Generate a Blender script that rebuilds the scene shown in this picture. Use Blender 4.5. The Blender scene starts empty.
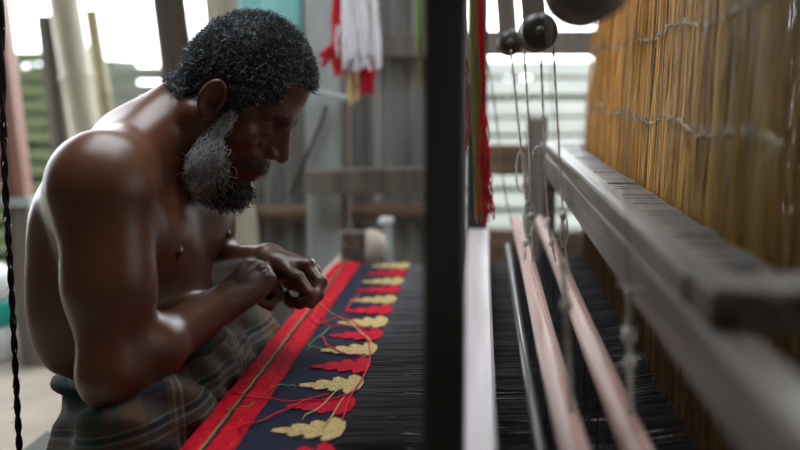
import bpy, bmesh, math, random
import numpy as np
from mathutils import Vector, Matrix

random.seed(7)
RNG = np.random.default_rng(11)
SC = bpy.context.scene
COL = SC.collection
R = math.radians

# ------------------------------------------------------------------ camera
CAM_Z = 0.80
YAW, PITCH = R(4.2), R(-7.2)
cam_data = bpy.data.cameras.new('camera')
cam = bpy.data.objects.new('camera', cam_data)
COL.objects.link(cam)
cam.location = (0, 0, CAM_Z)
cam.rotation_euler = (R(90) + PITCH, 0, YAW)
cam_data.sensor_width = 36
cam_data.lens = 50
cam_data.clip_start = 0.05
cam_data.dof.use_dof = True
cam_data.dof.focus_distance = 1.57
cam_data.dof.aperture_fstop = 2.4
SC.camera = cam

# ------------------------------------------------------------------ world and exposure
world = bpy.data.worlds.new('overcast_sky')
SC.world = world
world.use_nodes = True
bg = world.node_tree.nodes['Background']
bg.inputs['Color'].default_value = (0.90, 0.96, 1.0, 1)
bg.inputs['Strength'].default_value = 1.0
SC.view_settings.view_transform = 'Standard'
SC.view_settings.look = 'None'
SC.view_settings.gamma = 1
SC.view_settings.use_curve_mapping = False
SC.view_settings.exposure = 3.0

# ------------------------------------------------------------------ helpers
_M = Matrix.Rotation(YAW, 3, 'Z') @ Matrix.Rotation(R(90) + PITCH, 3, 'X')
FOC = 800 * 50 / 36


def P(px, py, Y):
    """a world point at depth Y seen in the direction of a photograph pixel"""
    d = _M @ Vector(((px - 400) / FOC, -(py - 225) / FOC, -1.0))
    return Vector((d.x, d.y, d.z)) * (Y / d.y) + Vector((0, 0, CAM_Z))


def tag(o, label=None, cat=None, group=None, kind=None):
    if label: o['label'] = label
    if cat: o['category'] = cat
    if group: o['group'] = group
    if kind: o['kind'] = kind
    return o


def empty(name, loc, label, cat, group=None):
    o = bpy.data.objects.new(name, None)
    COL.objects.link(o)
    o.location = loc
    o.empty_display_size = 0.05
    return tag(o, label, cat, group)


def link(name, me, mat, parent=None, smooth=False):
    o = bpy.data.objects.new(name, me)
    COL.objects.link(o)
    if mat is not None and not me.materials:
        me.materials.append(mat)
    if smooth and len(me.polygons):
        me.polygons.foreach_set('use_smooth', [True] * len(me.polygons))
    if parent is not None:
        o.parent = parent
        if parent.type == 'EMPTY' or parent.location.length > 0:
            t = Vector((0, 0, 0)); q = parent
            while q is not None:
                t += q.location; q = q.parent
            o.location = -t
    return o


def mesh(name, V, F):
    me = bpy.data.meshes.new(name)
    me.from_pydata([tuple(v) for v in V], [], [tuple(f) for f in F])
    me.update()
    return me


class MB:
    """collects shapes for one mesh"""
    def __init__(s):
        s.V = []; s.F = []

    def add(s, V, F):
        n = len(s.V)
        s.V += [tuple(v) for v in V]
        s.F += [tuple(i + n for i in f) for f in F]
        return s

    def box(s, lo, hi, bev=0.0, rot=None, piv=None, jit=0.0):
        bm = bmesh.new()
        bmesh.ops.create_cube(bm, size=1)
        c = (Vector(lo) + Vector(hi)) / 2
        d = Vector(hi) - Vector(lo)
        for v in bm.verts:
            v.co = Vector((v.co.x * d.x, v.co.y * d.y, v.co.z * d.z))
            if jit:
                v.co += Vector((random.uniform(-jit, jit), random.uniform(-jit, jit), random.uniform(-jit, jit)))
        if bev:
            bmesh.ops.bevel(bm, geom=bm.edges[:], offset=bev, segments=1, affect='EDGES')
        for v in bm.verts:
            v.co += c
            if rot is not None:
                pv = Vector(piv) if piv is not None else c
                v.co = rot @ (v.co - pv) + pv
        bm.verts.index_update()
        s.add([v.co[:] for v in bm.verts], [[v.index for v in f.verts] for f in bm.faces])
        bm.free()
        return s

    def tube(s, pts, rad, n=8, caps=True, flat=1.0, phase=0.0):
        pts = [Vector(p) for p in pts]
        m = len(pts)
        if not hasattr(rad, '__len__'):
            rad = [rad] * m
        V = []; F = []
        up = Vector((0, 0, 1))
        prev = None
        for i, p in enumerate(pts):
            t = (pts[min(i + 1, m - 1)] - pts[max(i - 1, 0)]).normalized()
            if prev is None:
                a = up if abs(t.z) < 0.9 else Vector((1, 0, 0))
                x = a.cross(t).normalized()
            else:
                x = (prev - t * prev.dot(t))
                x = x.normalized() if x.length > 1e-6 else t.orthogonal().normalized()
            prev = x
            y = t.cross(x)
            for k in range(n):
                a = 2 * math.pi * k / n + phase
                V.append(p + x * (math.cos(a) * rad[i]) + y * (math.sin(a) * rad[i] * flat))
        for i in range(m - 1):
            for k in range(n):
                F.append((i * n + k, i * n + (k + 1) % n, (i + 1) * n + (k + 1) % n, (i + 1) * n + k))
        if caps:
            F.append(tuple(reversed(range(n))))
            F.append(tuple(range((m - 1) * n, m * n)))
        return s.add(V, F)

    def build(s, name, mat, parent=None, smooth=False):
        return link(name, mesh(name, s.V, s.F), mat, parent, smooth)


def many_tubes(paths, rads, n=3):
    """paths: (N, m, 3) array; rads: (N, m) array; returns mesh arrays for all of them"""
    paths = np.asarray(paths, np.float64)
    N, m, _ = paths.shape
    t = np.gradient(paths, axis=1)
    t /= np.linalg.norm(t, axis=2, keepdims=True) + 1e-12
    a = np.zeros_like(t); a[..., 2] = 1
    a[np.abs(t[..., 2]) > 0.85] = (1, 0, 0)
    x = np.cross(a, t); x /= np.linalg.norm(x, axis=2, keepdims=True) + 1e-12
    y = np.cross(t, x)
    V = np.empty((N, m, n, 3))
    for k in range(n):
        c, s_ = math.cos(2 * math.pi * k / n), math.sin(2 * math.pi * k / n)
        V[:, :, k] = paths + (x * c + y * s_) * rads[..., None]
    idx = np.arange(N * m * n).reshape(N, m, n)
    q = np.stack([idx[:, :-1], np.roll(idx[:, :-1], -1, axis=2), np.roll(idx[:, 1:], -1, axis=2), idx[:, 1:]], axis=-1)
    return V.reshape(-1, 3), q.reshape(-1, 4)


def fast_mesh(name, V, Q):
    me = bpy.data.meshes.new(name)
    V = np.asarray(V, np.float32); Q = np.asarray(Q, np.int32)
    k = Q.shape[1]
    me.vertices.add(len(V)); me.vertices.foreach_set('co', V.ravel())
    me.loops.add(Q.size); me.loops.foreach_set('vertex_index', Q.ravel())
    me.polygons.add(len(Q))
    me.polygons.foreach_set('loop_start', np.arange(0, Q.size, k, dtype=np.int32))
    me.polygons.foreach_set('loop_total', np.full(len(Q), k, np.int32))
    me.polygons.foreach_set('use_smooth', np.ones(len(Q), bool))
    me.update(calc_edges=True)
    return me


def color_attr(me, C):
    at = me.color_attributes.new('tint', 'FLOAT_COLOR', 'POINT')
    C4 = np.ones((len(me.vertices), 4), np.float32)
    C4[:, :3] = C
    at.data.foreach_set('color', C4.ravel())


# ------------------------------------------------------------------ materials
def mat(name, col, rough=0.7, var=0.25, scale=(8, 8, 8), bump=0.0, col2=None, spec=0.3, metal=0.0, detail=4, bscale=None):
    m = bpy.data.materials.new(name)
    m.use_nodes = True
    nt = m.node_tree; N = nt.nodes; L = nt.links
    b = N['Principled BSDF']
    b.inputs['Roughness'].default_value = rough
    b.inputs['Specular IOR Level'].default_value = spec
    b.inputs['Metallic'].default_value = metal
    tc = N.new('ShaderNodeTexCoord')
    mp = N.new('ShaderNodeMapping'); mp.inputs['Scale'].default_value = scale
    L.new(tc.outputs['Object'], mp.inputs['Vector'])
    nz = N.new('ShaderNodeTexNoise'); nz.inputs['Scale'].default_value = 1.0; nz.inputs['Detail'].default_value = detail
    L.new(mp.outputs[0], nz.inputs['Vector'])
    rp = N.new('ShaderNodeValToRGB')
    c1 = Vector(col)
    c2 = Vector(col2) if col2 else c1 * (1 - var)
    rp.color_ramp.elements[0].position = 0.32; rp.color_ramp.elements[0].color = (*c2, 1)
    rp.color_ramp.elements[1].position = 0.68; rp.color_ramp.elements[1].color = (*c1, 1)
    L.new(nz.outputs['Fac'], rp.inputs[0])
    L.new(rp.outputs[0], b.inputs['Base Color'])
    if bump:
        bp = N.new('ShaderNodeBump'); bp.inputs['Strength'].default_value = bump; bp.inputs['Distance'].default_value = 0.004
        if bscale:
            mp2 = N.new('ShaderNodeMapping'); mp2.inputs['Scale'].default_value = bscale
            L.new(tc.outputs['Object'], mp2.inputs['Vector'])
            nz2 = N.new('ShaderNodeTexNoise'); nz2.inputs['Scale'].default_value = 1; nz2.inputs['Detail'].default_value = 3
            L.new(mp2.outputs[0], nz2.inputs['Vector'])
            L.new(nz2.outputs['Fac'], bp.inputs['Height'])
        else:
            L.new(nz.outputs['Fac'], bp.inputs['Height'])
        L.new(bp.outputs[0], b.inputs['Normal'])
    return m


def attr_mat(name, rough=0.5, spec=0.4, nscale=60, nvar=0.2, bump=0.15, sss=0.0):
    m = bpy.data.materials.new(name)
    m.use_nodes = True
    nt = m.node_tree; N = nt.nodes; L = nt.links
    b = N['Principled BSDF']
    b.inputs['Roughness'].default_value = rough
    b.inputs['Specular IOR Level'].default_value = spec
    at = N.new('ShaderNodeAttribute'); at.attribute_name = 'tint'
    tc = N.new('ShaderNodeTexCoord')
    nz = N.new('ShaderNodeTexNoise'); nz.inputs['Scale'].default_value = nscale; nz.inputs['Detail'].default_value = 5
    L.new(tc.outputs['Object'], nz.inputs['Vector'])
    rp = N.new('ShaderNodeMapRange'); rp.inputs[3].default_value = 1 - nvar; rp.inputs[4].default_value = 1 + nvar
    L.new(nz.outputs['Fac'], rp.inputs[0])
    mx = N.new('ShaderNodeVectorMath'); mx.operation = 'SCALE'
    L.new(at.outputs['Color'], mx.inputs[0]); L.new(rp.outputs[0], mx.inputs['Scale'])
    L.new(mx.outputs[0], b.inputs['Base Color'])
    if bump:
        bp = N.new('ShaderNodeBump'); bp.inputs['Strength'].default_value = bump; bp.inputs['Distance'].default_value = 0.002
        nz2 = N.new('ShaderNodeTexNoise'); nz2.inputs['Scale'].default_value = 350; nz2.inputs['Detail'].default_value = 3
        L.new(tc.outputs['Object'], nz2.inputs['Vector'])
        L.new(nz2.outputs['Fac'], bp.inputs['Height']); L.new(bp.outputs[0], b.inputs['Normal'])
    if sss:
        b.inputs['Subsurface Weight'].default_value = sss
        b.inputs['Subsurface Radius'].default_value = (0.012, 0.004, 0.002)
    return m


M = {}
M['earth'] = mat('packed_earth', (0.38, 0.32, 0.26), 0.9, 0.25, (5, 5, 5), 0.4)
M['ground'] = mat('outdoor_ground', (0.30, 0.30, 0.20), 0.95, 0.4, (3, 3, 3), 0.4)
M['tin'] = mat('weathered_tin', (0.23, 0.22, 0.21), 0.55, 0.5, (9, 9, 1.5), 0.15, spec=0.4, col2=(0.09, 0.08, 0.075))
M['tin_teal'] = mat('teal_painted_tin', (0.30, 0.66, 0.66), 0.5, 0.3, (9, 9, 2), 0.1)
M['roof'] = mat('roof_tin', (0.10, 0.095, 0.09), 0.7, 0.4, (4, 4, 4))
M['dark_wall'] = mat('dark_boards', (0.075, 0.06, 0.05), 0.8, 0.4, (6, 6, 1.2), 0.3)
M['plank_brown'] = mat('brown_plank', (0.20, 0.13, 0.085), 0.75, 0.45, (3, 30, 30), 0.3)
M['plank_v'] = mat('grey_plank', (0.20, 0.17, 0.145), 0.75, 0.45, (28, 28, 2.5), 0.3)
M['pale_post'] = mat('pale_grey_paint', (0.42, 0.48, 0.48), 0.6, 0.25, (16, 16, 2.2), 0.2, col2=(0.27, 0.29, 0.28))
M['bamboo'] = mat('dry_bamboo', (0.40, 0.37, 0.28), 0.5, 0.45, (14, 14, 3), 0.15)
M['bamboo_green'] = mat('greenish_bamboo', (0.26, 0.22, 0.12), 0.5, 0.3, (14, 14, 3), 0.15)
M['slat'] = mat('pale_green_slat', (0.11, 0.125, 0.065), 0.8, 0.3, (2, 20, 20), 0.2, spec=.1)
M['slat_grey'] = mat('pale_grey_slat', (0.15, 0.15, 0.13), 0.8, 0.3, (2, 20, 20), 0.2, spec=.1)
M['white_slat'] = mat('whitish_slat', (0.58, 0.60, 0.58), 0.8, 0.2, (2, 20, 20), 0.2, spec=.1)
M['red_post'] = mat('red_brown_wood', (0.26, 0.12, 0.085), 0.55, 0.4, (25, 25, 2), 0.25)
M['pink_wood'] = mat('pink_groove_and_lit_side', (0.40, 0.21, 0.16), 0.6, 0.4, (25, 25, 2), 0.25)
M['trunk'] = mat('dark_trunk', (0.065, 0.048, 0.038), 0.85, 0.4, (18, 18, 3), 0.5)
M['loom_dark'] = mat('blackened_wood', (0.040, 0.041, 0.036), 0.6, 0.4, (30, 30, 2), 0.2, spec=0.25)
M['loom_grey'] = mat('handled_grey_wood', (0.155, 0.128, 0.108), 0.42, 0.4, (70, 3, 70), 0.35, col2=(0.030, 0.022, 0.017), detail=6)
M['loom_pale'] = mat('pale_polished_wood', (0.52, 0.46, 0.48), 0.38, 0.25, (35, 2, 35), 0.12, col2=(0.36, 0.31, 0.32))
M['pole_pink'] = mat('pinkish_shaft_wood', (0.55, 0.42, 0.38), 0.5, 0.3, (60, 2, 60), 0.2, col2=(0.36, 0.21, 0.17))
M['rod_dark'] = mat('dark_lease_rod', (0.10, 0.095, 0.09), 0.3, 0.3, (30, 3, 30))
M['log'] = mat('pale_log', (0.50, 0.42, 0.35), 0.6, 0.25, (8, 8, 8), 0.2, col2=(0.38, 0.27, 0.20))
M['pulley'] = mat('oiled_black_wood', (0.025, 0.022, 0.02), 0.35, 0.4, (20, 20, 20), 0.1, spec=0.5)
M['roller_brown'] = mat('brown_roller_wood', (0.10, 0.075, 0.06), 0.4, 0.3, (20, 20, 20), 0.1, spec=0.5)
M['cord'] = mat('pale_cotton_cord', (0.66, 0.63, 0.56), 0.85, 0.3, (60, 60, 60), 0.3)
M['cord_dull'] = mat('dull_cotton_cord', (0.42, 0.36, 0.26), 0.85, 0.3, (60, 60, 60), 0.3)
M['cord_dark'] = mat('black_cord', (0.012, 0.011, 0.012), 0.9, 0.3, (60, 60, 60), 0.3)
M['thread_red'] = mat('red_yarn', (0.62, 0.012, 0.03), 0.75, 0.3, (50, 50, 50))
M['thread_olive'] = mat('olive_yarn', (0.22, 0.20, 0.045), 0.75, 0.4, (50, 50, 20))
M['thread_green'] = mat('green_yarn', (0.20, 0.33, 0.07), 0.75, 0.4, (50, 50, 20))
M['thread_white'] = mat('white_yarn', (0.75, 0.74, 0.78), 0.8, 0.1, (50, 50, 20))
M['thread_gold'] = mat('gold_yarn', (0.62, 0.44, 0.17), 0.5, 0.3, (80, 80, 20))
M['warp'] = mat('black_warp', (0.15, 0.145, 0.155), 0.55, 0.5, (3, 140, 3), spec=0.35, col2=(0.014, 0.014, 0.020))
M['harness'] = mat('amber_harness_thread', (0.50, 0.25, 0.055), 0.5, 0.5, (60, 60, 3), col2=(0.26, 0.12, 0.03), spec=0.35)
M['harness2'] = mat('olive_harness_thread', (0.36, 0.24, 0.075), 0.5, 0.5, (60, 60, 3), col2=(0.17, 0.11, 0.035), spec=0.35)
M['cloth_red'] = mat('red_woven_border', (0.56, 0.007, 0.024), 0.85, 0.35, (160, 40, 160), 0.9, col2=(0.30, 0.003, 0.012), bscale=(420, 160, 420), spec=.06)
M['cloth_black'] = mat('black_woven_field', (0.018, 0.020, 0.040), 0.9, 0.3, (300, 300, 300), 0.5, bscale=(500, 500, 500), spec=0.08)
M['motif_red'] = mat('red_brocade', (0.60, 0.008, 0.035), 0.8, 0.3, (240, 240, 240), 0.9, col2=(0.36, 0.005, 0.02), bscale=(350, 600, 350), spec=.06)
M['motif_gold'] = mat('gold_brocade', (0.62, 0.47, 0.22), 0.6, 0.3, (240, 240, 240), 0.9, col2=(0.36, 0.25, 0.08), bscale=(350, 600, 350), spec=.1)
M['teal_plastic'] = mat('teal_plastic', (0.03, 0.42, 0.36), 0.35, 0.1)
M['white_plastic'] = mat('white_plastic', (0.75, 0.78, 0.78), 0.4, 0.08)
M['leaf'] = mat('garden_leaf', (0.03, 0.05, 0.018), 0.6, 0.5, (9, 9, 9))


# ================================================================== the setting
def struct(o):
    o['kind'] = 'structure'
    return o


BACK = 3.40
mb = MB().box((-2.6, -1.6, -0.08), (1.9, BACK + 0.1, 0.0))
struct(mb.build('floor', M['earth']))
mb = MB().box((-9, BACK + 0.1, -0.20), (9, 12, -0.10))
mb.box((-9, -1.6, -0.20), (-2.6, BACK + 0.1, -0.10))
struct(mb.build('ground', M['ground']))


def corrugated(x0, x1, z0, z1, y, pitch, amp, thick=0.003):
    n = max(4, int((x1 - x0) / pitch * 6))
    V = []; F = []
    for s_ in (0, 1):
        for i in range(n + 1):
            x = x0 + (x1 - x0) * i / n
            yy = y + amp * math.sin(2 * math.pi * x / pitch) + s_ * thick
            V += [(x, yy, z0), (x, yy, z1)]
    o = 2 * (n + 1)
    for i in range(n):
        a = 2 * i
        F.append((a, a + 2, a + 3, a + 1)); F.append((o + a, o + a + 1, o + a + 3, o + a + 2))
        F.append((a, o + a, o + a + 2, a + 2)); F.append((a + 1, a + 3, o + a + 3, o + a + 1))
    F.append((0, 1, o + 1, o)); e = 2 * n
    F.append((e, o + e, o + e + 1, e + 1))
    return MB().add(V, F)


# back wall: a frame that carries the tin sheets, planks and rails
mb = MB().box((-2.6, BACK + 0.03, 1.95), (1.9, BACK + 0.11, 2.10), 0.004)
wall_back = struct(mb.build('wall_back', M['plank_brown']))
TOPZ = 1.98
for (a, b) in ((-0.80, -0.545), (-0.555, -0.30), (-0.31, -0.055)):
    corrugated(a, b, 0.0, TOPZ, BACK + (0.0 if a != -0.555 else 0.012), 0.064, 0.010).build('tin_sheet', M['tin'], wall_back)
corrugated(-0.745, -0.545, 0.94, 1.5, BACK - 0.045, 0.064, 0.008).build('teal_sheet', M['tin_teal'], wall_back)
# low boards under the slatted opening on the right
for i in range(9):
    x0 = -0.05 + i * 0.205
    MB().box((x0, BACK - 0.01, 0.0), (x0 + 0.198, BACK + 0.012, 0.36 + random.uniform(-.01, .01)), 0.003).build('plank', M['plank_brown'], wall_back)
# low boards on the left, below the open side
for i in range(5):
    z0 = 0.0 + i * 0.062
    MB().box((-1.34, BACK - 0.01, z0), (-0.80, BACK + 0.012, z0 + 0.055), 0.003).build('plank', M['plank_v'], wall_back)

# roof, right wall, wall behind the camera
mb = MB()
# the roof sheets leave a strip of sky open over the weaver and his cloth
RX0, RX1, RY0, RY1 = -1.05, 0.45, 1.10, 2.45
mb.box((-2.6, -1.6, 2.10), (1.95, RY0, 2.13))
mb.box((-2.6, RY0, 2.10), (RX0, RY1, 2.13)).box((RX1, RY0, 2.10), (1.95, RY1, 2.13)).box((-2.6, RY1, 2.10), (1.95, BACK + 0.5, 2.13))
struct(mb.build('ceiling', M['roof']))
wall_right = struct(MB().box((1.80, -1.6, 0), (1.86, 0.1, 2.1)).box((1.80, 1.5, 0), (1.86, BACK, 2.1)).box((1.80, 0.1, 0), (1.86, 1.5, 0.9)).build('wall_right', M['dark_wall']))
wall_front = struct(MB().box((-2.6, -1.60, 0), (1.86, -1.54, 2.1)).build('wall_front', M['dark_wall']))
wall_left = struct(MB().box((-2.60, -1.6, 0), (-2.54, 2.9, 2.1)).build('wall_left', M['dark_wall']))

# outdoor slat fences: each slat a part
def fence(x0, x1, y, zs, h, m, label, posts):
    t = empty('slat_fence', ((x0 + x1) / 2, y, -0.1), label, 'fence')
    for z in zs:
        dz = random.uniform(-.006, .006)
        rot = Matrix.Rotation(R(random.uniform(-.5, .5)), 3, 'Y')
        MB().box((x0, y - 0.012, z + dz), (x1, y + 0.012, z + h + dz), 0.003, rot=rot).build('slat', m, t)
    for px in posts:
        MB().box((px - .03, y + 0.014, -0.1), (px + .03, y + 0.07, zs[-1] + h + .03), 0.004).build('post', M['plank_v'], t)
    return t


fence(-3.2, -1.60, 4.6, [-0.06 + 0.068 * i for i in range(15)], 0.044, M['slat'], 'weathered greenish slat fence outside, left of the thin bamboo', (-2.6, -1.64))
fence(-1.68, -0.80, 4.9, [-0.06 + 0.080 * i for i in range(12)], 0.060, M['slat_grey'], 'greyish slat fence outside, between the thin bamboo and the trunk post', (-1.1,))
fence(-0.25, 1.9, 4.7, [-0.04 + 0.080 * i for i in range(13)], 0.062, M['white_slat'], 'whitewashed slat fence outside the opening right of the hanging threads', (-0.1, 0.9, 1.8))


def hedge(x0, x1, y, h, label):
    nx, nz = int((x1 - x0) / .05), int(h / .05)
    rr = random.Random(int(x0 * 10))
    V = []; F = []
    for j in range(nz + 1):
        for i in range(nx + 1):
            b = .10 * math.sin(math.pi * j / nz) + rr.uniform(-.03, .03)
            V.append((x0 + (x1 - x0) * i / nx, y - .1 - b, -.1 + h * j / nz + (rr.uniform(-.05, .05) if j == nz else 0)))
    o_ = len(V)
    V += [(x, y + .2 - (yy - y), z) for x, yy, z in V]
    w = nx + 1
    for j in range(nz):
        for i in range(nx):
            a = j * w + i
            F += [(a, a + 1, a + w + 1, a + w), (o_ + a, o_ + a + w, o_ + a + w + 1, o_ + a + 1)]
    for i in range(nx):
        a = nz * w + i
        F.append((a, a + 1, o_ + a + 1, o_ + a))
    for j in range(nz):
        F += [(j * w, (j + 1) * w, o_ + (j + 1) * w, o_ + j * w), (j * w + nx, o_ + j * w + nx, o_ + (j + 1) * w + nx, (j + 1) * w + nx)]
    t = empty('hedge', ((x0 + x1) / 2, y, -.1), label, 'hedge')
    MB().add(V, F).build('foliage_mass', M['leaf'], t)
    P_ = np.zeros((2600, 2, 3)); k = len(P_)
    P_[:, 0] = np.stack([RNG.uniform(x0, x1, k), y - .16 + RNG.normal(0, .05, k), RNG.uniform(-.05, h - .08, k)], 1)
    P_[:, 1] = P_[:, 0] + RNG.normal(0, .035, (k, 3))
    V2, Q2 = many_tubes(P_, np.stack([np.full(k, .012), np.full(k, .002)], 1), 3)
    o = link('leaves', fast_mesh('leaves', V2, Q2), M['leaf'], t); o['kind'] = 'stuff'
    return t


hedge(-3.4, -1.75, 5.3, 1.0, 'dark green hedge behind the greenish slat fence on the left')
hedge(-1.56, -0.70, 5.62, 1.0, 'dark green hedge behind the greyish slat fence')
hedge(-0.4, 2.0, 5.4, .95, 'dark green hedge behind the whitewashed slat fence')


# ================================================================== posts and rails of the shed
def bent_tube(pts, rads, n=10, sub=4):
    """smooth polyline through pts"""
    pts = [Vector(p) for p in pts]
    out = []; ro = []
    m = len(pts)
    for i in range(m - 1):
        p0 = pts[max(i - 1, 0)]; p1 = pts[i]; p2 = pts[i + 1]; p3 = pts[min(i + 2, m - 1)]
        for k in range(sub):
            t = k / sub
            out.append(0.5 * ((2 * p1) + (-p0 + p2) * t + (2 * p0 - 5 * p1 + 4 * p2 - p3) * t * t + (-p0 + 3 * p1 - 3 * p2 + p3) * t ** 3))
            ro.append(rads[i] * (1 - t) + rads[i + 1] * t)
    out.append(pts[-1]); ro.append(rads[-1])
    return out, ro


def ground_line(px0, py0, px1, py1, Y, ztop, zbot):
    a = P(px0, py0, Y); b = P(px1, py1, Y)
    d = b - a
    top = a + d * ((ztop - a.z) / d.z)
    bot = a + d * ((zbot - a.z) / d.z)
    return top, bot


def bamboo(px0, py0, px1, py1, Y, ztop, zbot, r, m, label, ringed=True):
    top, bot = ground_line(px0, py0, px1, py1, Y, ztop, zbot)
    t = empty('bamboo_pole', bot, label, 'pole')
    L = (top - bot).length
    n = max(3, int(L / 0.28))
    pts = []; rr = []
    for i in range(n):
        for q, k in ((0.0, 1.10), (0.05, 1.0), (0.95, 0.99)):
            pts.append(bot.lerp(top, (i + q) / n)); rr.append(r * k)
    pts.append(top); rr.append(r)
    MB().tube(pts, rr, 12).build('culm', m, t, True)
    for i in range(1, n):
        c = bot.lerp(top, i / n); dd = (top - bot).normalized()
        MB().tube([c - dd * .006, c, c + dd * .006], [r * 1.05, r * 1.16, r * 1.05], 12).build('node_ring', m, t, True)
    return t


bamboo(64, 0, 86, 135, 3.62, 1.75, -0.1, 0.052, M['bamboo'], 'thick pale bamboo pole outside the open left side')
bamboo(91, 12, 107, 115, 3.9, P(91, 10, 3.9).z, -0.1, 0.026, M['bamboo_green'], 'thin cut-off yellowish bamboo pole beside the thick one')
top, bot = ground_line(47, 18, 66, 200, 3.75, P(47, 16, 3.75).z, -0.1)
ob = MB().tube([bot, bot.lerp(top, .5) + Vector((.008, 0, 0)), top], [.042, .040, .038], 8).build('fence_stake', M['dark_wall'], None)
tag(ob, 'dark grey stake standing left of the thick bamboo pole', 'stake')

# reddish leaning post at the far left
top, bot = ground_line(-6, 0, 24, 240, 3.05, 2.1, 0.0)
t = empty('leaning_post', bot, 'red-brown leaning wooden post at the far left edge', 'post')
cut = bot.lerp(top, .225)


def leaning(p, q, x0, x1, y0, y1):
    V = [w + Vector((sx, sy, 0)) for w in (p, q) for sx, sy in ((x0, y0), (x1, y0), (x1, y1), (x0, y1))]
    return MB().add(V, [(0, 1, 5, 4), (1, 2, 6, 5), (2, 3, 7, 6), (3, 0, 4, 7), (3, 2, 1, 0), (4, 5, 6, 7)])


leaning(cut, top, -.036, .006, -.03, .03).build('timber', M['red_post'], t)
leaning(cut, top, .006, .032, -.034, .03).build('lit_side', M['pink_wood'], t)  # light on the post's right side, painted as a pinker strip
leaning(bot, cut, -.038, .034, -.034, .034).build('grey_foot', M['plank_v'], t)
leaning(cut + Vector((0, 0, -.012)), cut + Vector((0, 0, .012)), -.05, .045, -.045, .045).build('collar', M['pale_post'], t)
c = None
t = empty('plastic_drum', (-1.47, 3.12, 0), 'teal and white plastic drum standing at the far left edge', 'drum')
c = Vector((-1.47, 3.12, 0))
MB().tube([c + Vector((0, 0, z)) for z in (0, .01, .09, .10)], [.105, .115, .115, .112], 24).build('drum_base', M['white_plastic'], t, True)
MB().tube([c + Vector((0, 0, z)) for z in (.10, .11, .17, .18)], [.112, .118, .118, .112], 24).build('band', M['teal_plastic'], t, True)
MB().tube([c + Vector((0, 0, z)) for z in (.18, .19, .24, .27, .275)], [.112, .115, .11, .075, .03], 24).build('shoulder', M['white_plastic'], t, True)
MB().tube([c + Vector((0, 0, z)) for z in (.272, .275, .30, .305)], [.03, .034, .034, .03], 16).build('cap', M['teal_plastic'], t, True)

# dark trunk post behind the head
top, bot = ground_line(169, 0, 174, 75, 3.25, 2.1, 0.0)
pts, rr = bent_tube([bot, bot.lerp(top, .35) + Vector((.015, 0, 0)), bot.lerp(top, .6) + Vector((-.01, 0, 0)), top], [.055, .052, .049, .050], 10)
tag(MB().tube(pts, rr, 12).build('trunk_post', M['trunk'], None, True), 'dark rough trunk post rising behind the man\'s nape', 'post')
# greyish bamboo post behind the face
bamboo(221, 0, 243, 245, 3.22, 2.1, 0.0, 0.050, M['bamboo'], 'stout dull bamboo post standing behind the man\'s face')

# pale painted plank post with the rails crossing it
xa = P(328, 120, 3.05).x
t = empty('plank_post', (xa, 3.05, 0), 'pale grey-painted plank post against the tin wall', 'post')
MB().box((xa - .058, 3.035, 0), (xa + .040, 3.065, 2.1), 0.003).build('board', M['pale_post'], t)
MB().box((xa + .042, 3.03, 0), (xa + .060, 3.07, 2.1), 0.003).build('edge_strip', M['plank_v'], t)
a = P(308, 180, 2.95); b = P(430, 170, 2.95)
ob = MB().box((a.x, 2.93, a.z - .032), (b.x + .08, 2.985, a.z + .032), 0.004, rot=Matrix.Rotation(R(-2.0), 3, 'Y')).build('squared_rail', M['plank_v'])
tag(ob, 'squared grey wooden rail crossing in front of the pale plank post', 'rail')
a = P(250, 214, 3.345); b = P(440, 212, 3.345)
pts, rr = bent_tube([a + Vector((-.55, 0, .01)), a, a.lerp(b, .5) + Vector((0, 0, .006)), b + Vector((.05, 0, 0))], [.026, .027, .024, .025])
tag(MB().tube(pts, rr, 10).build('round_rail', M['plank_brown'], None, True), 'round brown pole rail low along the tin wall', 'rail')
a = P(345, 45, 3.3); b = P(440, 48, 3.3)
tag(MB().box((a.x - .02, 3.30, a.z - .035), (b.x + .12, 3.35, a.z + .03), 0.004).build('wall_batten', M['plank_v']), 'grey wooden batten on the tin wall behind the red and white yarn', 'rail')
# grey panel behind the yarn, beside the teal sheet
a = P(303, 0, 3.3)
# slim twig leaning on the plank post
a = P(327, 105, 3.0); b = P(309, 150, 3.0)
tag(MB().tube([a, a.lerp(b, .5) + Vector((.004, 0, 0)), b + (b - a) * 1.0], [.005, .006, .006], 6).build('twig', M['trunk'], None, True), 'thin dark twig leaning across the pale plank post', 'twig')
a = P(318, 93, 2.98); b = P(345, 98, 2.98)
tag(MB().tube([a - Vector((.03, 0, -.01)), a, b, b + Vector((.02, 0, 0))], [.007, .008, .008, .007], 8).build('pale_peg', M['pale_post'], None, True), 'short pale peg fixed across the pale plank post', 'peg')

# rails of the opening on the right
for (py, Y, hz, ht, m, lab) in ((43, 3.3, .036, .04, 'plank_v', 'wide grey rail above the bright slatted opening'),
                                (160, 3.3, .045, .04, 'plank_brown', 'brown rail below the bright slatted opening')):
    a = P(486, py, Y); b = P(700, py, Y)
    tag(MB().box((a.x - .06, Y, a.z - hz), (b.x + .9, Y + ht, a.z + hz), 0.004).build('window_rail', M[m]), lab, 'rail')
a = P(538, 140, 3.2)
tag(MB().box((a.x - .03, 3.2, 0), (a.x + .028, 3.25, P(538, 118, 3.2).z), 0.004).build('stub_post', M['plank_v']), 'stub of a grey post just left of the amber threads', 'post')


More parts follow.
